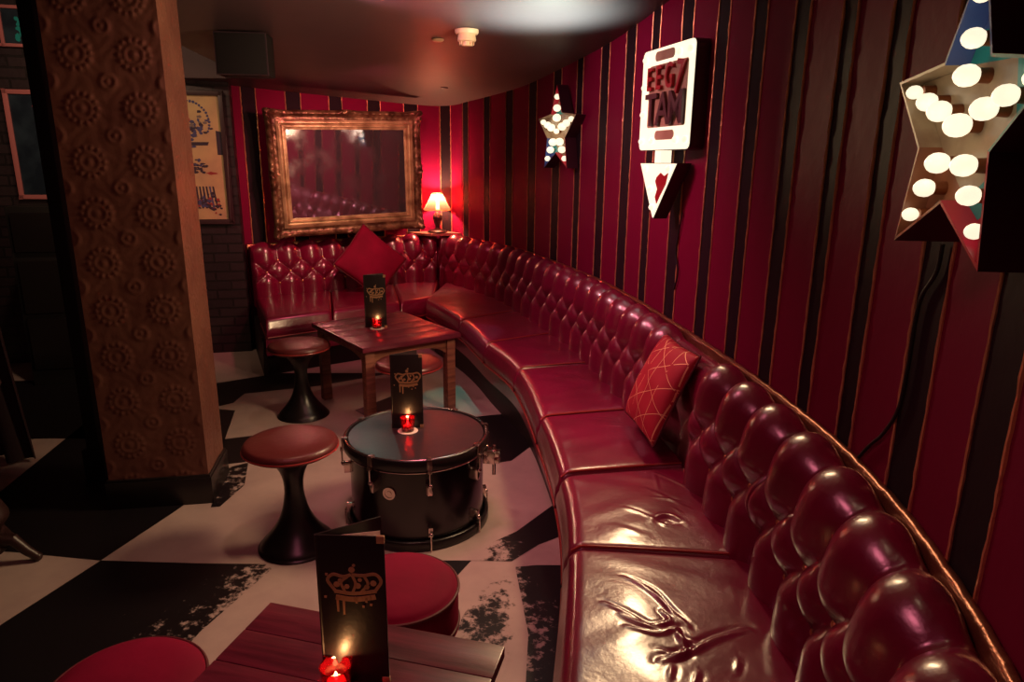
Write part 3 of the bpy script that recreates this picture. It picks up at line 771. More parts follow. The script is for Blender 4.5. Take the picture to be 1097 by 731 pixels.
c0, c1 = atz(290, 645, NH)[:2], atz(541, 692, NH)[:2]; e = c1 - c0; ln = np.linalg.norm(e); e = e / ln; pn = np.array([e[1], -e[0]])
nd = .52; ctr2 = (c0 + c1) / 2 + pn * nd / 2
NT = wood_table('side_table', (ctr2[0], ctr2[1], 0), math.atan2(e[1], e[0]), ln, nd, NH, 'reddish plank-topped wooden table in the foreground beside the banquette')

# ------------------------------------------------------------------ drum table
DC = (-0.415, 2.80); DR = .305; DH = .40
def drum():
    r = empty('drum_table', (DC[0], DC[1], 0), 0, 'black bass drum standing on end as a low table', 'drum table')
    s = MB(); s.lathe([(DR - .012, .012), (DR - .010, .0), (DR - .014, .01), (DR - .014, DH - .01)], seg=72)
    s.v = []; s.f = []; s.m = []
    s.lathe([(0, .014), (DR - .014, .014), (DR - .014, DH - .012), (0, DH - .012)], seg=72); s.build('shell', M['drum_shell'], r, smooth=40)
    h = MB(); h.lathe([tuple(q) for q in catmull([(0, DH + .001), (DR - .04, DH + .001), (DR - .016, DH), (DR - .008, DH - .012), (DR - .008, DH - .03)], 4)], seg=72); h.build('drum_head', M['drum_head'], r, smooth=60)
    for z0, z1, nm in ((DH - .042, DH + .006, 'hoop'), (.0, .045, 'hoop')):
        p = MB(); p.lathe([(DR - .008, z0), (DR + .008, z0), (DR + .010, z0 + .004), (DR + .010, z1 - .004), (DR + .006, z1), (DR - .004, z1), (DR - .008, z1 - .004), (DR - .008, z0)], seg=72)
        hp = p.build(nm, M['black'], r, smooth=50)
        e = MB()
        for zz, rr, th in ((z0 - .012, DR - .006, .0035), (z1 - .001, DR + .003, .0028)) if z0 > .1 else ():
            e.lathe([(rr + th * math.cos(a), zz + th * math.sin(a)) for a in np.linspace(0, 2 * PI, 9)], seg=72)
        if z0 > .1: e.build('hoop_rim', M['chrome'], hp)
    cm = rod = None
    for k in range(8):
        a = math.radians(-118 + 45 * k)
        if k == 0:
            c = MB(); c.box((DR + .012, 0, DH - .012), (.012, .022, .042)); c.box((DR + .002, 0, DH + .009), (.026, .020, .006)); c.box((DR + .018, 0, DH - .04), (.014, .016, .018))
            cm = c.build('claw_hook', M['steel_dark'], r, bevel=.003)
            q = MB(); q.tube([(DR + .018, 0, DH - .03), (DR + .018, 0, DH - .10)], .0035, 8); rod = q.build('tension_rod', M['chrome'], r)
            l = MB(); l.box((DR - .005, 0, DH - .125), (.036, .020, .05)); l.ball((DR + .014, 0, DH - .105), .011); lug = l.build('lug', M['chrome'], r, bevel=.004)
            l2 = MB(); l2.box((DR - .005, 0, .085), (.03, .018, .04)); l2.ball((DR + .010, 0, .075), .010); l2.tube([(DR + .016, 0, .0), (DR + .016, 0, .075)], .0035, 8); lug2 = l2.build('lug', M['chrome'], r, bevel=.004)
            for o in (cm, rod, lug, lug2): o.rotation_euler = (0, 0, a)
        else:
            for o in (cm, rod, lug, lug2):
                d = o.copy(); COL.objects.link(d); d.parent = r; d.rotation_euler = (0, 0, a)
    # badge and centre bracket facing the camera, spur bracket on the right
    def side_frame(ang): return Matrix.Rotation(math.radians(ang), 4, 'Z') @ Matrix.Translation((DR - .014, 0, 0)) @ Matrix.Rotation(PI / 2, 4, 'Y')
    b = MB(); F = side_frame(-105)
    b.lathe([(0, .006), (.010, .006), (.011, .003), (.018, .003), (.019, .006), (.027, .006), (.029, 0), (0, 0)], seg=28, M=F.to_3x3(), c=F.translation + Vector((0, 0, DH - .15))); b.build('badge', M['chrome'], r, smooth=40)
    m2 = MB(); F = side_frame(-74); R3 = Matrix.Rotation(math.radians(-74), 3, 'Z'); c = F.translation + Vector((0, 0, DH - .13))
    m2.box(c, (.02, .014, .046), R3); m2.box(c + R3 @ Vector((.008, .012, .016)), (.018, .014, .012), R3); m2.box(c + R3 @ Vector((.008, .012, -.016)), (.018, .014, .012), R3); m2.build('bracket', M['steel_dark'], r, bevel=.003)
    g = MB(); R3 = Matrix.Rotation(math.radians(-8), 3, 'Z'); c = R3 @ Vector((DR + .02, 0, DH - .085))
    g.box(c, (.05, .05, .06), R3); g.box(c + R3 @ Vector((.03, 0, .012)), (.03, .035, .022), R3); g.box(c + R3 @ Vector((.03, 0, -.02)), (.03, .035, .022), R3); g.tube([c + Vector((.02, 0, .05)), c + Vector((.02, 0, -.09))], .008, 10); g.build('spur_bracket', M['chrome'], r, bevel=.004)
drum()

# ------------------------------------------------------------------ menus, coasters, candles
def crown_polys():
    P = []
    def stroke(pts, w0):
        C = catmull(pts, 5); n = len(C)
        for i in range(n - 1):
            d = C[i + 1] - C[i]; q = np.array([-d[1], d[0]]) / (np.linalg.norm(d) + 1e-9) * w0 / 2; e = d * .15
            P.append([tuple(C[i] - e + q), tuple(C[i] - e - q), tuple(C[i + 1] + e - q), tuple(C[i + 1] + e + q)])
    stroke([(-.032, -.012), (0, -.016), (.038, -.010)], .010); stroke([(-.034, .0), (0, -.004), (.040, .002)], .007)
    stroke([(-.034, .002), (-.046, .022), (-.036, .034), (-.018, .030), (-.004, .034)], .006)
    stroke([(.040, .004), (.050, .022), (.040, .036), (.018, .033), (-.002, .034)], .006)
    stroke([(-.016, .0), (-.022, .018), (-.010, .030)], .005); stroke([(.014, .0), (.026, .016), (.020, .032)], .005); stroke([(-.002, -.002), (.004, .016), (-.001, .032)], .005)
    for x, y, rr in ((-.002, .044, .006), (-.030, .014, .006), (-.012, .010, .005), (.008, .012, .006), (.024, .010, .005), (.036, .018, .006), (-.024, .022, .004), (.012, .024, .004), (.002, .053, .003)):
        P.append([(x + rr * math.cos(a), y + rr * math.sin(a)) for a in np.linspace(0, 2 * PI, 9)[:-1]])
    for x, l in ((-.030, .030), (-.019, .036), (.004, .012), (.022, .010)):
        P.append([(x - .0025, -.01), (x + .0025, -.012), (x + .0018, -.012 - l), (x - .0018, -.012 - l)])
    for x, y in ((-.052, -.012), (.016, -.030), (-.048, .034), (.030, -.026)): P.append([(x - .002, y - .002), (x + .002, y - .003), (x + .003, y + .002), (x - .002, y + .002)])
    return P
CROWN = crown_polys()
def menu(loc, rz, label, Wd=.135, Ht=.34, open_deg=34, back_w=1.0):
    """spine at the origin, front cover along +x facing -y, back cover swung behind it"""
    r = empty('menu', loc, rz, label, 'menu', 'tall black menus')
    f = MB(); f.box((Wd / 2, 0, Ht / 2), (Wd, .004, Ht)); fc = f.build('front_cover', M['menu'], r, bevel=.001)
    R3 = Matrix.Rotation(math.radians(open_deg), 3, 'Z')
    b = MB(); b.box(R3 @ Vector((Wd / 2, .002, 0)) + Vector((0, 0, Ht / 2)), (Wd, .004, Ht), R3); b.build('back_cover', M['menu'], r, bevel=.001)
    s = MB(); s.tube([(0, .001, 0), (0, .001, Ht)], .004, 8); s.build('spine', M['menu'], r)
    for k, an in enumerate((7, 15)):
        Rk = Matrix.Rotation(math.radians(an), 3, 'Z'); p = MB(); p.box(Rk @ Vector((Wd * .47, .004, 0)) + Vector((0, 0, Ht * .5 - .004)), (Wd * .9, .0008, Ht - .010), Rk); p.build('page', M['white'], r)
    c = MB(); cy = Ht * .635; cx = Wd * .52
    for P in CROWN: c.prism([(cx + x * 1.12, cy + y * 1.12) for x, y in P], -.0022, -.0030, lambda x, y, z: (x, z, y))
    c.build('crown_emblem', M['gold_print'], fc, smooth=0)
    for zc in (.007, Ht - .007):
        g = MB(); g.box((Wd - .007, 0, zc), (.016, .0065, .016)); g.build('corner_cap', M['gold_print'], fc, bevel=.001)
    return r
def menu_at(bl, br, z, label, **kw):
    a, b = atz(*bl, z), atz(*br, z); d = b - a; return menu((a[0], a[1], z), math.atan2(d[1], d[0]), label, **kw)
menu_at((392, 351), (416, 351), TH, 'tall black menu with gold crown standing on the far wooden table')
menu_at((421, 459), (452, 458), DH + .002, 'tall black menu with gold crown standing on the drum table')
menu_at((349, 729), (405, 731), NH, 'open black menu with gold crown standing on the foreground table')

def coaster(p, z, label):
    m = MB(); m.lathe([(0, 0), (.044, 0), (.045, .0015), (.044, .003), (0, .003)], seg=36); o = m.build('coaster', M['white'], smooth=40); o.location = (p[0], p[1], z); tag(o, label, 'coaster', 'round pale coasters'); return o
def candle(p, z, label):
    r = empty('candle_holder', (p[0], p[1], z), 0, label, 'candle holder', 'red glass candle holders')
    g = MB(); g.lathe([(0, .0), (.026, .0), (.028, .003), (.031, .058), (.032, .062), (.030, .062), (.0285, .058), (.026, .012), (0, .011)], seg=32); g.build('glass', M['red_glass'], r, smooth=50)
    c = MB(); c.lathe([(0, .0125), (.019, .0125), (.019, .026), (.016, .028), (0, .027)], seg=24); k = c.build('tealight', M['candle'], r)
    f = MB(); f.lathe([(0, .0275), (.003, .030), (.0045, .035), (.0035, .042), (.001, .047), (0, .049)], seg=14); f.build('flame', M['flame'], k, smooth=80)
    l = bpy.data.lights.new('candle_glow', 'POINT'); l.energy = .3; l.color = (1.0, .45, .16); l.shadow_soft_size = .006
    lo = bpy.data.objects.new('candle_glow', l); COL.objects.link(lo); lo.parent = r; lo.location = (0, 0, .055)
    return r
p = atz(404, 352, TH); coaster(p, TH, 'pale round coaster on the far wooden table'); candle(p, TH + .003, 'red glass candle holder on the far wooden table')
p = atz(437, 462, DH + .002); coaster(p, DH + .002, 'pale round coaster on the drum table'); candle(p, DH + .005, 'red glass candle holder on the drum table')
p = atz(361, 741, NH); candle(p, NH, 'red glass candle holder at the bottom edge on the foreground table')

# ------------------------------------------------------------------ gilt mirror
def mirror():
    a, t, rl = math.radians(31.5), math.radians(3.0), math.radians(1.6)
    n0 = Vector((math.sin(a), -math.cos(a), 0)); u0 = Vector((math.cos(a), math.sin(a), 0)); v0 = Vector((0, 0, 1)) * math.cos(t) + n0 * math.sin(t)
    uu = u0 * math.cos(rl) + v0 * math.sin(rl); vv = -u0 * math.sin(rl) + v0 * math.cos(rl); nn = uu.cross(vv)
    W_, H_ = 1.30, 1.00
    c = Vector((-1.385, 5.92, 1.455))
    root = bpy.data.objects.new('gilt_mirror', None); COL.objects.link(root)
    root.matrix_world = Matrix(((uu[0], vv[0], nn[0], c[0]), (uu[1], vv[1], nn[1], c[1]), (uu[2], vv[2], nn[2], c[2]), (0, 0, 0, 1)))
    tag(root, 'large ornate gilt-framed mirror tilted on the red striped back wall', 'mirror')
    prof = [(.0, -.02), (.0, .018), (.012, .034), (.026, .036), (.036, .022), (.056, .014), (.076, .020), (.090, .030), (.098, .030), (.103, .016), (.112, .014), (.118, .024), (.128, .024), (.132, .006), (.150, .004), (.150, -.01)]
    hw, hh = W_ / 2, H_ / 2
    # walk the rectangle clockwise; mitre at the corners
    N = 90; G = []
    sides = [((-hw, -hh), (hw, -hh), (0, 1)), ((hw, -hh), (hw, hh), (-1, 0)), ((hw, hh), (-hw, hh), (0, -1)), ((-hw, hh), (-hw, -hh), (1, 0))]
    for si, (A, B, inn) in enumerate(sides):
        Ls = math.hypot(B[0] - A[0], B[1] - A[1]); dx, dy = (B[0] - A[0]) / Ls, (B[1] - A[1]) / Ls
        for k in range(N + 1):
            f = k / N; row = []
            for off, hgt in prof:
                lo, hi = off, Ls - off; d = lo + (hi - lo) * f
                dc = min(d - off, Ls - off - d); dm = abs(f - .5) * Ls
                orn = .0
                outer = max(0, 1 - off / .09)
                cor = math.exp(-(dc / .09) ** 2); mid = math.exp(-(dm / .06) ** 2)
                orn += outer * (cor * (.022 + .018 * math.sin(dc * 120) * math.cos(off * 130)) + mid * (.018 + .015 * math.cos(dm * 130) * math.cos(off * 120)))
                orn += outer * .006 * math.sin(d * 110) * math.sin(off * 90)
                wob = -.012 * outer * cor - .007 * outer * mid + .006 * outer * math.sin(PI * min(1, max(0, dc / .25)))*.6
                o2 = off + wob
                row.append((A[0] + dx * d + inn[0] * o2, A[1] + dy * d + inn[1] * o2, hgt + (orn if hgt > 0 else 0)))
            G.append(row)
    m = MB(); m.grid(G, close_u=True); m.m = [0 if (q % (len(prof) - 1)) < 6 else 1 for q in range(len(m.f))]
    m.build('frame', [M['gilt_dark'], M['gilt']], root, smooth=55)
    g = MB(); iw, ih = hw - .145, hh - .145; g.box((0, 0, -.001), (2 * iw, 2 * ih, .004)); g.build('glass', M['mirror'], root, smooth=0)
    b = MB(); b.box((0, 0, -.018), (2 * hw - .04, 2 * hh - .04, .012)); b.build('backing', M['matt_black'], root, smooth=0)
mirror()

# ------------------------------------------------------------------ lit signs on the striped wall
def wall_frame(s, z, t=0.0, twist=0.0):
    """x along the wall away from the camera's right (to the viewer's right), y up, z into the room"""
    T = WALL.tan(s); N = WALL.nrm(s); P = wpt(s, t, z)
    X = Vector((T[0], T[1], 0)); Z = Vector((N[0], N[1], 0)); Y = Vector((0, 0, 1))
    m = Matrix(((X[0], Y[0], Z[0], P[0]), (X[1], Y[1], Z[1], P[1]), (X[2], Y[2], Z[2], P[2]), (0, 0, 0, 1)))
    return m @ Matrix.Rotation(twist, 4, 'Y')
def root_at(name, m4, label, cat, group=None):
    o = bpy.data.objects.new(name, None); COL.objects.link(o); o.matrix_world = m4; return tag(o, label, cat, group)
BULB = None
def add_bulb(parent, x, y, z, r=.017):
    b = MB(); b.ball((x, y, z + .030), r, 14, (1, 1, 1.15)); o = b.build('bulb', M['bulb'], parent)
    c = MB(); c.lathe([(0, 0), (.011, 0), (.010, .018), (0, .018)], (x, y, z), 12); c.build('bulb_socket', M['bulb_cap'], o)
def star_sign(m4, R, depth, label, light, bs=1.0, arms=None, rims=None):
    r = root_at('star_sign', m4, label, 'light-up sign', 'marquee stars')
    out = []
    for k in range(10):
        a = PI / 2 + k * PI / 5; rad = R if k % 2 == 0 else R * .48; out.append((rad * math.cos(a), rad * math.sin(a)))
    sh = MB(); n = 10
    vs = [(x, y, 0) for x, y in out] + [(x, y, depth) for x, y in out] + [(x * .955, y * .955, depth) for x, y in out] + [(x * .955, y * .955, depth - .035) for x, y in out]
    fs = []
    for i in range(n):
        j = (i + 1) % n
        fs += [(i, j, n + j, n + i), (n + i, n + j, 2 * n + j, 2 * n + i), (2 * n + i, 2 * n + j, 3 * n + j, 3 * n + i)]
    fs.append(tuple(range(n))[::-1]); sh.add(vs, fs); sh.m = [0] * len(fs)
    for q in range(n):
        arm = (q // 2 if q % 2 == 0 else (q + 1) // 2) % 5; c = (rims or (4, 1, 5, 2, 3))[arm]
        sh.m[3 * q] = 0; sh.m[3 * q + 1] = c; sh.m[3 * q + 2] = c
    sh.build('shell', [M['sign_side'], M['star_cream'], M['star_red'], M['star_teal'], M['star_blue'], M['star_brown']], r, smooth=0)
    fb = MB(); z = depth - .034; k_ = .95
    core = [(x * k_, y * k_) for x, y in out]
    inner = [core[i] for i in range(10)]
    pent = [core[i] for i in range(1, 10, 2)]
    fb.add([(x, y, z) for x, y in pent], [tuple(range(5))], 0)
    for k in range(5):
        tip = np.array(core[2 * k]); a = np.array(core[(2 * k - 1) % 10]); b = np.array(core[(2 * k + 1) % 10])
        # bands towards the tip
        levels = [0, .34, .66, 1]; mats = arms[k] if arms else ([2, 3, 1] if k == 0 else [0, 0, 0] if k == 1 else [2, 1, 1] if k == 3 else [4, 4, 4] if k == 2 else [2, 2, 0])
        for i in range(3):
            l0, l1 = levels[i], levels[i + 1]
            p = [a + (tip - a) * l0, b + (tip - b) * l0, b + (tip - b) * l1, a + (tip - a) * l1]
            if i < 2: fb.add([(x, y, z) for x, y in p], [(0, 1, 2, 3)], mats[i])
            else: fb.add([(x, y, z) for x, y in (p[0], p[1], tip)], [(0, 1, 2)], mats[i])
    fb.build('face', [M['star_cream'], M['star_red'], M['star_teal'], M['star_blue'], M['star_brown']], r, smooth=0)
    for k in range(5):
        a = PI / 2 + k * 2 * PI / 5
        for f, q in ((.74, .70), (.50, .9), (.29, 1.0)): add_bulb(r, R * f * math.cos(a), R * f * math.sin(a), z, .0165 * q * bs * (R / .26) ** .4)
    add_bulb(r, 0, 0, z)
    l = bpy.data.lights.new('star_glow', 'POINT'); l.energy = light; l.color = (1, .72, .45); l.shadow_soft_size = .04
    lo = bpy.data.objects.new('star_glow', l); COL.objects.link(lo); lo.parent = r; lo.location = (0, 0, depth + .16)
    return r
def sign_frame(c, a, roll, depth):
    """local x to the viewer's right along the wall, y up, z into the room; the front face centre is c"""
    X = Vector((math.sin(a), -math.cos(a), 0)); Y = Vector((0, 0, 1)); Z = X.cross(Y)
    X2 = X * math.cos(roll) + Y * math.sin(roll); Y2 = -X * math.sin(roll) + Y * math.cos(roll); P = Vector(c) - Z * depth
    return Matrix(((X2[0], Y2[0], Z[0], P[0]), (X2[1], Y2[1], Z[1], P[1]), (X2[2], Y2[2], Z[2], P[2]), (0, 0, 0, 1)))
star_sign(sign_frame((.272, 4.65, 1.755), .40, 0, .08), .288, .08, 'small red, blue and cream star sign with bulbs, farther along the striped wall', .5, 1.45, [[2, 0, 1], [0, 0, 0], [2, 3, 2], [0, 1, 1], [0, 0, 2]], (2, 1, 4, 2, 1))
star_sign(sign_frame((.631, 1.026, 1.609), -.119, -.045, .13), .23, .13, 'large star sign with lit bulbs at the right edge nearest the viewer', .35)

def letter_mesh(txt, size, depth):
    cu = bpy.data.curves.new('txt', 'FONT'); cu.body = txt; cu.size = size; cu.extrude = depth / 2; cu.align_x = 'LEFT'; cu.offset = size * .012
    o = bpy.data.objects.new('txt', cu); COL.objects.link(o)
    dg = bpy.context.evaluated_depsgraph_get(); me = bpy.data.meshes.new_from_object(o.evaluated_get(dg))
    bpy.data.objects.remove(o); return me
def panel_sign():
    D = .10; r = root_at('arrow_sign', sign_frame((.625, 2.98, 1.815), .30, 0, D) @ Matrix.Diagonal((1.05, 1.11, 1, 1)), 'illuminated cream letter sign with red lettering and a downward arrow', 'light-up sign')
    W_, H_ = .40, .37
    def rr(w, h, rad, n=5):
        P = []
        for cx, cy, a0 in ((w / 2 - rad, h / 2 - rad, 0), (-w / 2 + rad, h / 2 - rad, 90), (-w / 2 + rad, -h / 2 + rad, 180), (w / 2 - rad, -h / 2 + rad, 270)):
            for k in range(n + 1):
                a = math.radians(a0 + 90 * k / n); P.append((cx + rad * math.cos(a), cy + rad * math.sin(a)))
        return P
    b = MB(); b.prism(rr(W_, H_, .022), 0, D); b.build('box', M['sign_side'], r, smooth=40)
    f = MB(); f.prism(rr(W_ - .004, H_ - .004, .022), D, D + .004); f.build('lit_face', M['marquee'], r, smooth=40)
    p = MB(); p.prism(rr(.295, .225, .01), D + .004, D + .006, lambda x, y, z: (x + .014, y + .012, z)); p.build('letter_panel', M['marquee_dim'], r, smooth=40)
    for q in (lambda x, y, z: (x - .02, y + .155, z), lambda x, y, z: (x + .01, y - .13, z)):
        pt = MB(); pt.prism(rr(.15, .034, .016), D + .004, D + .006, q); pt.build('bare_patch', M['marquee_dim'], r, smooth=0)
    mred = mat('red_sign_letter', (0.45, 0.008, 0.025), 0.35, coat=.3); mdk = mat('dark_sign_letter', (0.085, 0.022, 0.03), 0.4)
    x = -.135
    for ch, sx, sy, rz in (('E', .80, 1.05, 0), ('E', .80, 1.08, 0), ('G', .76, 1.1, 0), ('7', .95, 1.45, -.14)):
        me = letter_mesh(ch, .112, .014); me.materials.append(mred); o = bpy.data.objects.new('letter', me); COL.objects.link(o); o.parent = r; o.location = (x, .036 - (.02 if ch == '7' else 0), D + .013); o.scale = (sx, sy, 1); o.rotation_euler = (0, 0, rz); x += .073
    x = -.138
    for ch in 'TAM':
        me = letter_mesh(ch, .150, .014); me.materials.append(mdk); o = bpy.data.objects.new('letter', me); COL.objects.link(o); o.parent = r; o.location = (x, -.092, D + .013); o.scale = (1.05, 1.1, 1); x += .090
    wb = MB(); wb.box((.0, 0, -.03), (.2, .2, .06)); wb.build('wall_bracket', M['matt_black'], r)
    st = MB(); st.box((-.045, -H_ / 2 - .02, D - .03), (.05, .055, .05)); st.build('arrow_stem', M['marquee'], r)
    tri = [(-.185, -.232), (.115, -.232), (-.05, -.445)]
    t = MB(); t.prism(tri, D - .07, D - .004); t.build('arrow_head', M['sign_side'], r, smooth=0)
    cx, cy = sum(q[0] for q in tri) / 3, sum(q[1] for q in tri) / 3
    t = MB(); t.prism([(cx + (x - cx) * .97, cy + (y - cy) * .97) for x, y in tri], D - .004, D + .001); t.build('arrow_face', M['marquee'], r, smooth=0)
    e = MB(); e.prism([(-.03, -.285), (.0, -.268), (.03, -.28), (.06, -.268), (.045, -.31), (.0, -.36), (-.02, -.385), (-.035, -.36), (-.02, -.33), (-.04, -.30)], D + .001, D + .004); e.build('red_mark', mred, r, smooth=0)
    for px, py in [(-.165, y) for y in (-.15, -.05, .05, .15)] + [(.178, y) for y in (-.15, .15)] + [(.10, .15), (-.08, -.15), (.11, -.15)] + [(-.125, -.255), (-.075, -.33), (-.05, -.40), (.065, -.252)]:
        add_bulb(r, px, py, D - (.020 if py > -.2 else .024), .013)
    l = bpy.data.lights.new('sign_glow', 'AREA'); l.shape = 'RECTANGLE'; l.size = .38; l.size_y = .5; l.energy = 42; l.color = (1, .66, .36)
    lo = bpy.data.objects.new('sign_glow', l); COL.objects.link(lo); lo.parent = r; lo.location = (0, -.05, D + .05); lo.rotation_euler = (0, PI, 0)
panel_sign()

# cables hanging from the near star
def cable(pxs, name, label, s_of=None):
    P = []
    for x, y in pxs:
        s = WALL.hit(x, y); P.append((s, aty(x, y, WALL.at(s)[1])[2]))
    C = catmull([(a, b) for a, b in P], 8); m = MB(); m.tube([wpt(a, .008, b) for a, b in C], .004, 8)
    o = m.build(name, M['cable']); tag(o, label, 'cable'); return o
cable([(1015, 262), (1008, 292), (992, 318), (984, 350), (976, 400), (966, 440), (950, 465), (935, 478), (918, 496)], 'cable', 'thin black cable curling down the wall from the large star')

cable([(733, 228), (729, 250), (726, 272), (728, 292), (724, 310)], 'cable', 'short thin black cable dropping down the wall below the arrow sign')

# ------------------------------------------------------------------ corner lamp and shelf
def corner_lamp():
    p = atz(485, 249, .885); c = np.array([-.655, 6.40])
    s = MB(); zt = .905
    poly = [wpt(S_CORNER - .32, .0, 0)[:2], wpt(S_CORNER - .16, .22, 0)[:2], wpt(S_CORNER + .16, .20, 0)[:2], wpt(S_CORNER + .30, .0, 0)[:2], wpt(S_CORNER + .1, .0, 0)[:2], wpt(S_CORNER - .1, .0, 0)[:2]]
    s.prism([tuple(q) for q in poly], zt - .025, zt); o = s.build('corner_shelf', mat('pale_shelf', (0.5, 0.2, 0.15), .5), bevel=.003); tag(o, 'small pale corner shelf above the banquette carrying the lamp', 'shelf')
    c = np.array(wpt(S_CORNER, .13, 0)[:2])
    r = empty('table_lamp', (c[0], c[1], zt), 0, 'small table lamp with red and cream shade in the far corner', 'lamp')
    b = MB(); b.lathe([tuple(q) for q in catmull([(0, 0), (.085, 0), (.09, .012), (.07, .025), (.03, .035), (.022, .06), (.035, .10), (.045, .14), (.03, .18), (.014, .20), (.012, .25), (0, .25)], 4)], seg=32); b.build('base', M['dark_wood'], r, smooth=60)
    sh = MB(); n = 40; prof = [(.125, .22), (.05, .36)]
    for r0, r1 in ((0, 0),):
        sh.lathe([(.125, .215), (.048, .36)], seg=n); 
    sh.m = [1 if ((i // 1) % 10) in (0, 1) else 0 for i in range(len(sh.f))]
    mc = shade_mat.__call__(); mc.name = 'lamp_shade_cream'
    for nd_ in mc.node_tree.nodes:
        if nd_.type == 'BSDF_TRANSLUCENT': nd_.inputs[0].default_value = (.95, .75, .5, 1)
        if nd_.type == 'BSDF_PRINCIPLED': nd_.inputs['Base Color'].default_value = (.8, .6, .4, 1)
    ob = sh.build('lamp_shade', [M['shade'], mc], r, smooth=60)
    tr = MB()
    for rr, zz in ((.125, .215), (.048, .36)): tr.lathe([(rr + .005 * math.cos(a), zz + .006 * math.sin(a)) for a in np.linspace(0, 2 * PI, 9)], seg=n)
    tr.build('shade_trim', mc, ob)
    bl = MB(); bl.ball((0, 0, .285), .025, 14); bl.build('bulb', M['bulb'], r)
    l = bpy.data.lights.new('lamp_glow', 'POINT'); l.energy = 42; l.color = (1, .50, .26); l.shadow_soft_size = .03
    lo = bpy.data.objects.new('lamp_glow', l); COL.objects.link(lo); lo.parent = r; lo.location = (0, 0, .32)
corner_lamp()

# ------------------------------------------------------------------ things on the ceiling
def on_ceiling(px, py):
    d = ray(px, py); 
    Y = 3.5
    for _ in range(30): t = (ceil_z(Y) - CAM_H) / d[2]; Y = t * d[1]
    return t * d[0], Y, ceil_z(Y)
x, y, z = on_ceiling(500, 32)
r = empty('smoke_detector', (x, y, z), 0, 'round ivory smoke detector on the dark ceiling', 'smoke detector')
m = MB(); m.lathe([(0, 0), (.062, 0), (.062, -.014), (.056, -.022), (0, -.022)], seg=36); m.build('base_plate', M['plastic'], r)
m = MB(); m.lathe([(.045, -.022), (.048, -.045), (.050, -.050), (.046, -.056), (.030, -.060), (.026, -.078), (0, -.080)], seg=36)
for k in range(8): m.box((.036 * math.cos(k * PI / 4), .036 * math.sin(k * PI / 4), -.067), (.006, .006, .016))
m.build('sensor_head', M['plastic'], r, smooth=40)
x, y, z = on_ceiling(469, 42)
m = MB(); m.lathe([(0, 0), (.034, 0), (.034, -.006), (.026, -.012), (0, -.012)], seg=28); o = m.build('ceiling_disc', M['plastic']); o.location = (x, y, z); tag(o, 'tiny pale disc on the ceiling left of the smoke detector', 'ceiling fitting')
x, y, z = on_ceiling(476, 94)  # small ceiling glint, modelled as a maroon disc
m = MB(); m.lathe([(0, 0), (.030, 0), (.030, -.005), (.02, -.009), (0, -.009)], seg=24); o = m.build('ceiling_disc', M['sign_side']); o.location = (x, y, z); tag(o, 'dim maroon disc standing in for a glint on the ceiling above the far corner', 'ceiling fitting')

def speaker():
    Y = 3.9; a = aty(258, 56, Y); wx = .27; hz = .215; zc = ceil_z(Y) - .118
    r = empty('loudspeaker', (a[0], Y, zc), math.radians(6), 'black rectangular loudspeaker hung under the ceiling behind the pillar', 'speaker')
    b = MB(); b.box((0, .09, 0), (wx, .16, hz)); b.build('cabinet', M['matt_black'], r, bevel=.006)
    g = MB(); g.box((0, .003, 0), (wx - .012, .012, hz - .012)); g.build('grille', M['speaker'], r, bevel=.003)
    f = MB()
    for sx in (-1, 1): f.box((sx * (wx / 2 - .003), .006, 0), (.005, .014, hz))
    for sz in (-1, 1): f.box((0, .006, sz * (hz / 2 - .003)), (wx, .014, .005))
    f.build('front_rim', mat('grey_rim', (.06, .035, .05), .4), r)
    d = MB(); d.lathe([(0, -.006), (.006, -.006), (.006, 0), (0, 0)], (wx / 2 - .018, 0, -.012), 12, Matrix.Rotation(PI / 2, 3, 'X')); d.build('badge', M['white'], r)
    k = MB(); top = ceil_z(Y) - zc; k.box((0, .10, (hz / 2 + top) / 2 - .003), (.05, .05, max(.01, top - hz / 2 - .004))); k.build('bracket', M['matt_black'], r)
speaker()

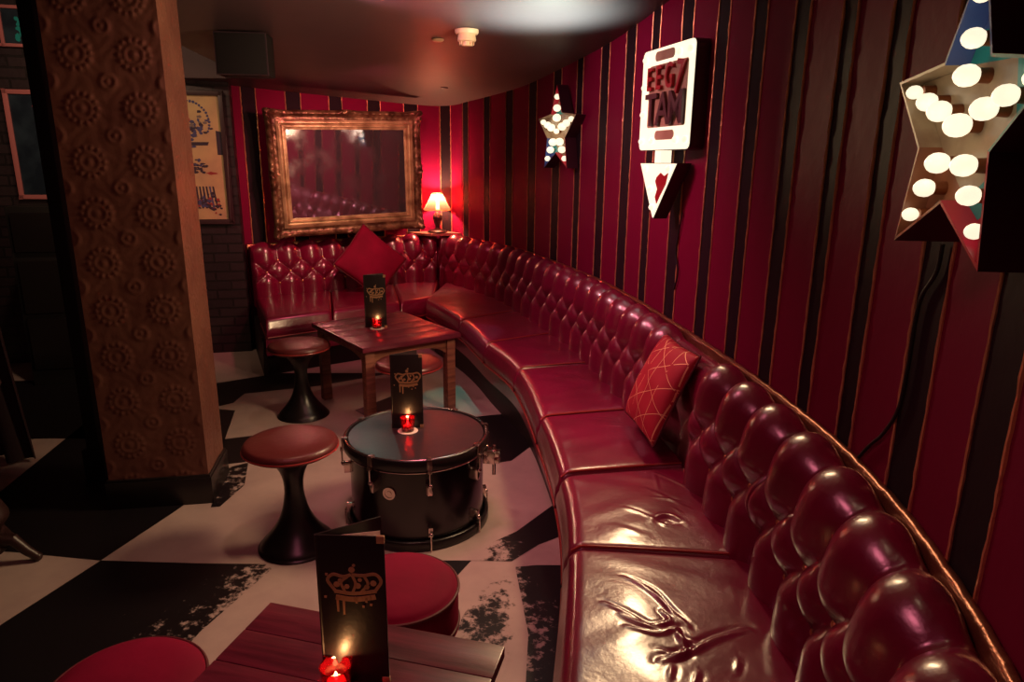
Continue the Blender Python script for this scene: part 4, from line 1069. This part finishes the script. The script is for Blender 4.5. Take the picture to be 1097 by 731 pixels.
# ------------------------------------------------------------------ pictures on the brick wall
def bw_root(name, px, py, label, cat, off=.0):
    d = ray(px, py); q = BW0 + bw_n * (off)
    # intersect with vertical plane through q with normal bw_n
    t = (q @ bw_n) / (d[:2] @ bw_n); P = _C + t * d
    X = Vector((bw_d[0], bw_d[1], 0)); Z = Vector((bw_n[0], bw_n[1], 0))
    m = Matrix(((X[0], 0, Z[0], P[0]), (X[1], 0, Z[1], P[1]), (0, 1, 0, P[2]), (0, 0, 0, 1)))
    return root_at(name, m, label, cat), t
def poster():
    r, t = bw_root('framed_poster', 211, 170, 'cream illustrated poster in a dark frame on the black brick wall', 'picture', .005)
    S = t / FPX * 1.03; W_, H_ = 62 * S, 134 * S
    f = MB()
    for sx in (-1, 1): f.box((sx * (W_ / 2 - .018), 0, .015), (.036, H_, .03)) if False else f.add(*_bx((sx * (W_ / 2 - .018), 0, .015), (.036, H_, .03)))
    for sy in (-1, 1): f.add(*_bx((0, sy * (H_ / 2 - .018), .015), (W_, .036, .03)))
    f.build('frame', M['frame_black'], r, bevel=.004)
    s = MB(); s.add(*_bx((0, 0, .008), (W_ - .05, H_ - .05, .008))); s.build('sheet', M['cream'], r)
    k = MB(); z0, z1 = .012, .0135; rng = random.Random(3)
    def blob(cx, cy, rx, ry, mi, n=14):
        k.prism([(cx + rx * (1 + rng.uniform(-.35, .25)) * math.cos(a), cy + ry * (1 + rng.uniform(-.35, .25)) * math.sin(a)) for a in np.linspace(0, 2 * PI, n + 1)[:-1]], z0, z1 + rng.uniform(0, .0006), None, mi)
    cx, cy, R = -.04, .27 * H_, .155
    for i in range(26):
        a = math.radians(-25 + 215 * i / 25); blob(cx + R * math.cos(a), cy + R * math.sin(a), .010, .010, 2, 8)
    for i in range(80): blob(cx + rng.gauss(0, .065), cy - .05 + rng.gauss(0, .045), rng.uniform(.008, .022), rng.uniform(.006, .016), rng.choice([0, 0, 2, 2, 3]))
    blob(cx + .0, cy + .015, .022, .02, 1)
    k.prism([(-.2, .09 * H_), (.09, .10 * H_), (.10, .125 * H_), (-.2, .12 * H_)], z0, z1, None, 0)
    k.prism([(W_ / 2 - .075, .03 * H_), (W_ / 2 - .03, .03 * H_), (W_ / 2 - .03, .20 * H_), (W_ / 2 - .075, .21 * H_)], z0, z1 + .001, None, 0)
    for i in range(40): blob(-.02 + rng.gauss(0, .06), -.06 * H_ + rng.gauss(0, .03), rng.uniform(.008, .022), rng.uniform(.006, .014), rng.choice([0, 0, 2]))
    blob(.10, -.11 * H_, .04, .012, 1)
    for i in range(9):
        x = -.10 + i * .024; mi = [2, 1, 2, 0, 0, 0, 0, 2, 0][i]
        k.prism([(x, -.21 * H_), (x + .012, -.21 * H_), (x + .022 + (i - 4) * .003, -.38 * H_), (x + .008 + (i - 4) * .003, -.38 * H_)], z0, z1, None, mi)
    for i in range(70): blob(.03 + rng.uniform(-.13, .12), -.34 * H_ + rng.gauss(0, .035), rng.uniform(.006, .02), rng.uniform(.006, .014), rng.choice([0, 0, 2, 1]))
    k.build('print', [M['ink'], M['ink_red'], M['ink_blue'], M['ink_grey']], r, smooth=0)
def _bx(c, s):
    hx, hy, hz = (q / 2 for q in s); vs = [(c[0] + i * hx, c[1] + j * hy, c[2] + l * hz) for i in (-1, 1) for j in (-1, 1) for l in (-1, 1)]
    return vs, [(0, 1, 3, 2), (4, 6, 7, 5), (0, 4, 5, 1), (2, 3, 7, 6), (0, 2, 6, 4), (1, 5, 7, 3)]
poster()
def dark_poster():
    r, t = bw_root('framed_poster', 47, 156, 'dark blue poster with pale pink border on the far left wall', 'picture', .005)
    S = t / FPX * 1.08; W_, H_ = 56 * S, 104 * S
    f = MB()
    for sx in (-1, 1): f.add(*_bx((sx * (W_ / 2 - .016), 0, .012), (.032, H_, .024)))
    for sy in (-1, 1): f.add(*_bx((0, sy * (H_ / 2 - .016), .012), (W_, .032, .024)))
    f.build('frame', M['frame_pink'], r, bevel=.003)
    s = MB(); s.add(*_bx((0, 0, .006), (W_ - .05, H_ - .05, .008))); s.build('sheet', M['night'], r)
    k = MB(); rng = random.Random(5); L, Rr = [], []
    for i in range(16):
        v = i / 15; x = .00 + .09 * v + .02 * math.sin(6 * v); wv = .03 * (1 - .5 * v) + rng.uniform(-.008, .012); y = H_ * (.36 - .72 * v)
        L.append((x - wv, y)); Rr.append((x + wv, y))
    for i in range(15): k.prism([L[i], Rr[i], Rr[i + 1], L[i + 1]], .010, .0115)
    k.build('print', M['ink_red'], r, smooth=0)
dark_poster()
def glazed_panel():
    r, t = bw_root('framed_picture', 6, 28, 'small paned picture with a painted teal glint at the upper left corner', 'picture', .005)
    S = t / FPX * 1.1; W_, H_ = 40 * S, 38 * S
    f = MB()
    for sx in (-1, -.2, 1): f.add(*_bx((sx * (W_ / 2 - .012), 0, .012), (.022, H_, .024)))
    for sy in (-1, 1): f.add(*_bx((0, sy * (H_ / 2 - .012), .012), (W_, .022, .024)))
    f.build('frame', M['frame_pink'], r, bevel=.003)
    s = MB(); s.add(*_bx((0, 0, .006), (W_ - .03, H_ - .03, .008))); s.build('sheet', M['night'], r)
    k = MB(); rng = random.Random(8)  # teal glint painted as blobs over the sheet
    for i in range(9):
        cx, cy, rr = .07 + rng.gauss(0, .02), .05 - i * .016, .022
        k.prism([(cx + rr * rng.uniform(.5, 1.1) * math.cos(a), cy + rr * rng.uniform(.5, 1.1) * math.sin(a)) for a in np.linspace(0, 2 * PI, 10)[:-1]], .010, .011 + i * .0001)
    k.build('print', M['star_teal'], r, smooth=0)
glazed_panel()

# ------------------------------------------------------------------ dim things at the left
def curtain():
    Y = 3.30; P = atz(30, 500, .0); m = MB(); G = []; n = 70
    for i in range(n + 1):
        u = i / n; row = []
        for j in range(31):
            v = j / 30; z = .02 + 2.9 * v
            x0, x1 = -3.35, -2.50 - .10 * min(1, v * 2) 
            x = x0 + (x1 - x0) * u; yy = 3.30 + .045 * math.sin(u * 34 + .6 * math.sin(v * 5)) * (1 - .3 * v) + .02 * math.sin(u * 11)
            row.append((x, yy, z - (.05 * (1 - u) if j == 0 else 0) * 0))
        G.append(row)
    m.grid(G); G2 = [[(x, y + .012, z) for x, y, z in row] for row in G]; m.grid(G2)
    m.grid([G[0], G2[0]]); m.grid([G[-1], G2[-1]])
    o = m.build('curtain', M['curtain'], smooth=80); tag(o, 'dark plum floor-length curtain at the left edge', 'curtain')
curtain()
def stand():
    p = atz(4, 608, 0)
    r = empty('pedestal_stand', (p[0] - .06, p[1] + .02, 0), 0, 'dark turned wooden pedestal on the floor at the far left edge', 'pedestal')
    b = MB(); b.lathe([tuple(q) for q in catmull([(0, .05), (.05, .05), (.06, .08), (.045, .12), (.06, .16), (.085, .20), (.07, .25), (.05, .30), (.065, .34), (.05, .40), (.04, .55), (.06, .68), (.05, .72), (0, .72)], 4)], seg=32); b.build('post', M['dark_wood'], r, smooth=60)
    for k in range(4):
        a = math.radians(10 + 90 * k); f = MB()
        f.tube([(.04 * math.cos(a), .04 * math.sin(a), .10), (.09 * math.cos(a), .09 * math.sin(a), .10), (.13 * math.cos(a), .13 * math.sin(a), .05), (.165 * math.cos(a), .165 * math.sin(a), .018)], [.026, .024, .020, .017], 10); f.ball((.165 * math.cos(a), .165 * math.sin(a), .018), .018); f.build('foot', M['dark_wood'], r)
    t = MB(); t.lathe([(0, .72), (.13, .72), (.135, .73), (.13, .745), (0, .745)], seg=32); t.build('top', M['dark_wood'], r)
stand()
def cabinet():
    a = np.array([-3.05, 4.62]); r = empty('rack_cabinet', (a[0], a[1], 0), bw_ang, 'black equipment cabinet with three small red lamps beside the pillar', 'cabinet')
    b = MB(); b.box((0, .22, .62), (.62, .42, 1.24)); b.build('body', M['matt_black'], r, bevel=.006)
    for k, z in enumerate((.30, .70)):
        d = MB(); d.box((0, .0, z), (.56, .02, .36)); dr = d.build('door', M['black'], r, bevel=.004); h = MB(); h.tube([(.2, -.02, z - .05), (.2, -.02, z + .05)], .006); h.build('handle', M['steel_dark'], dr)
    p = MB(); p.box((0, .0, 1.07), (.56, .02, .26)); p.build('control_panel', M['black'], r, bevel=.004)
    for x in (-.02, .045, .11):
        l = MB(); l.ball((x, -.014, 1.12), .011); l.build('pilot_lamp', M['red_led'], r)
cabinet()
def post():
    p = aty(51, 150, 3.14); m = MB(); m.box((0, 0, 1.45), (.065, .08, 2.9)); m.box((0, 0, .08), (.10, .11, .16)); o = m.build('timber_post', M['matt_black'], bevel=.006); o.location = (p[0], 3.16, 0); tag(o, 'black square post standing close behind the embossed pillar', 'post')
post()
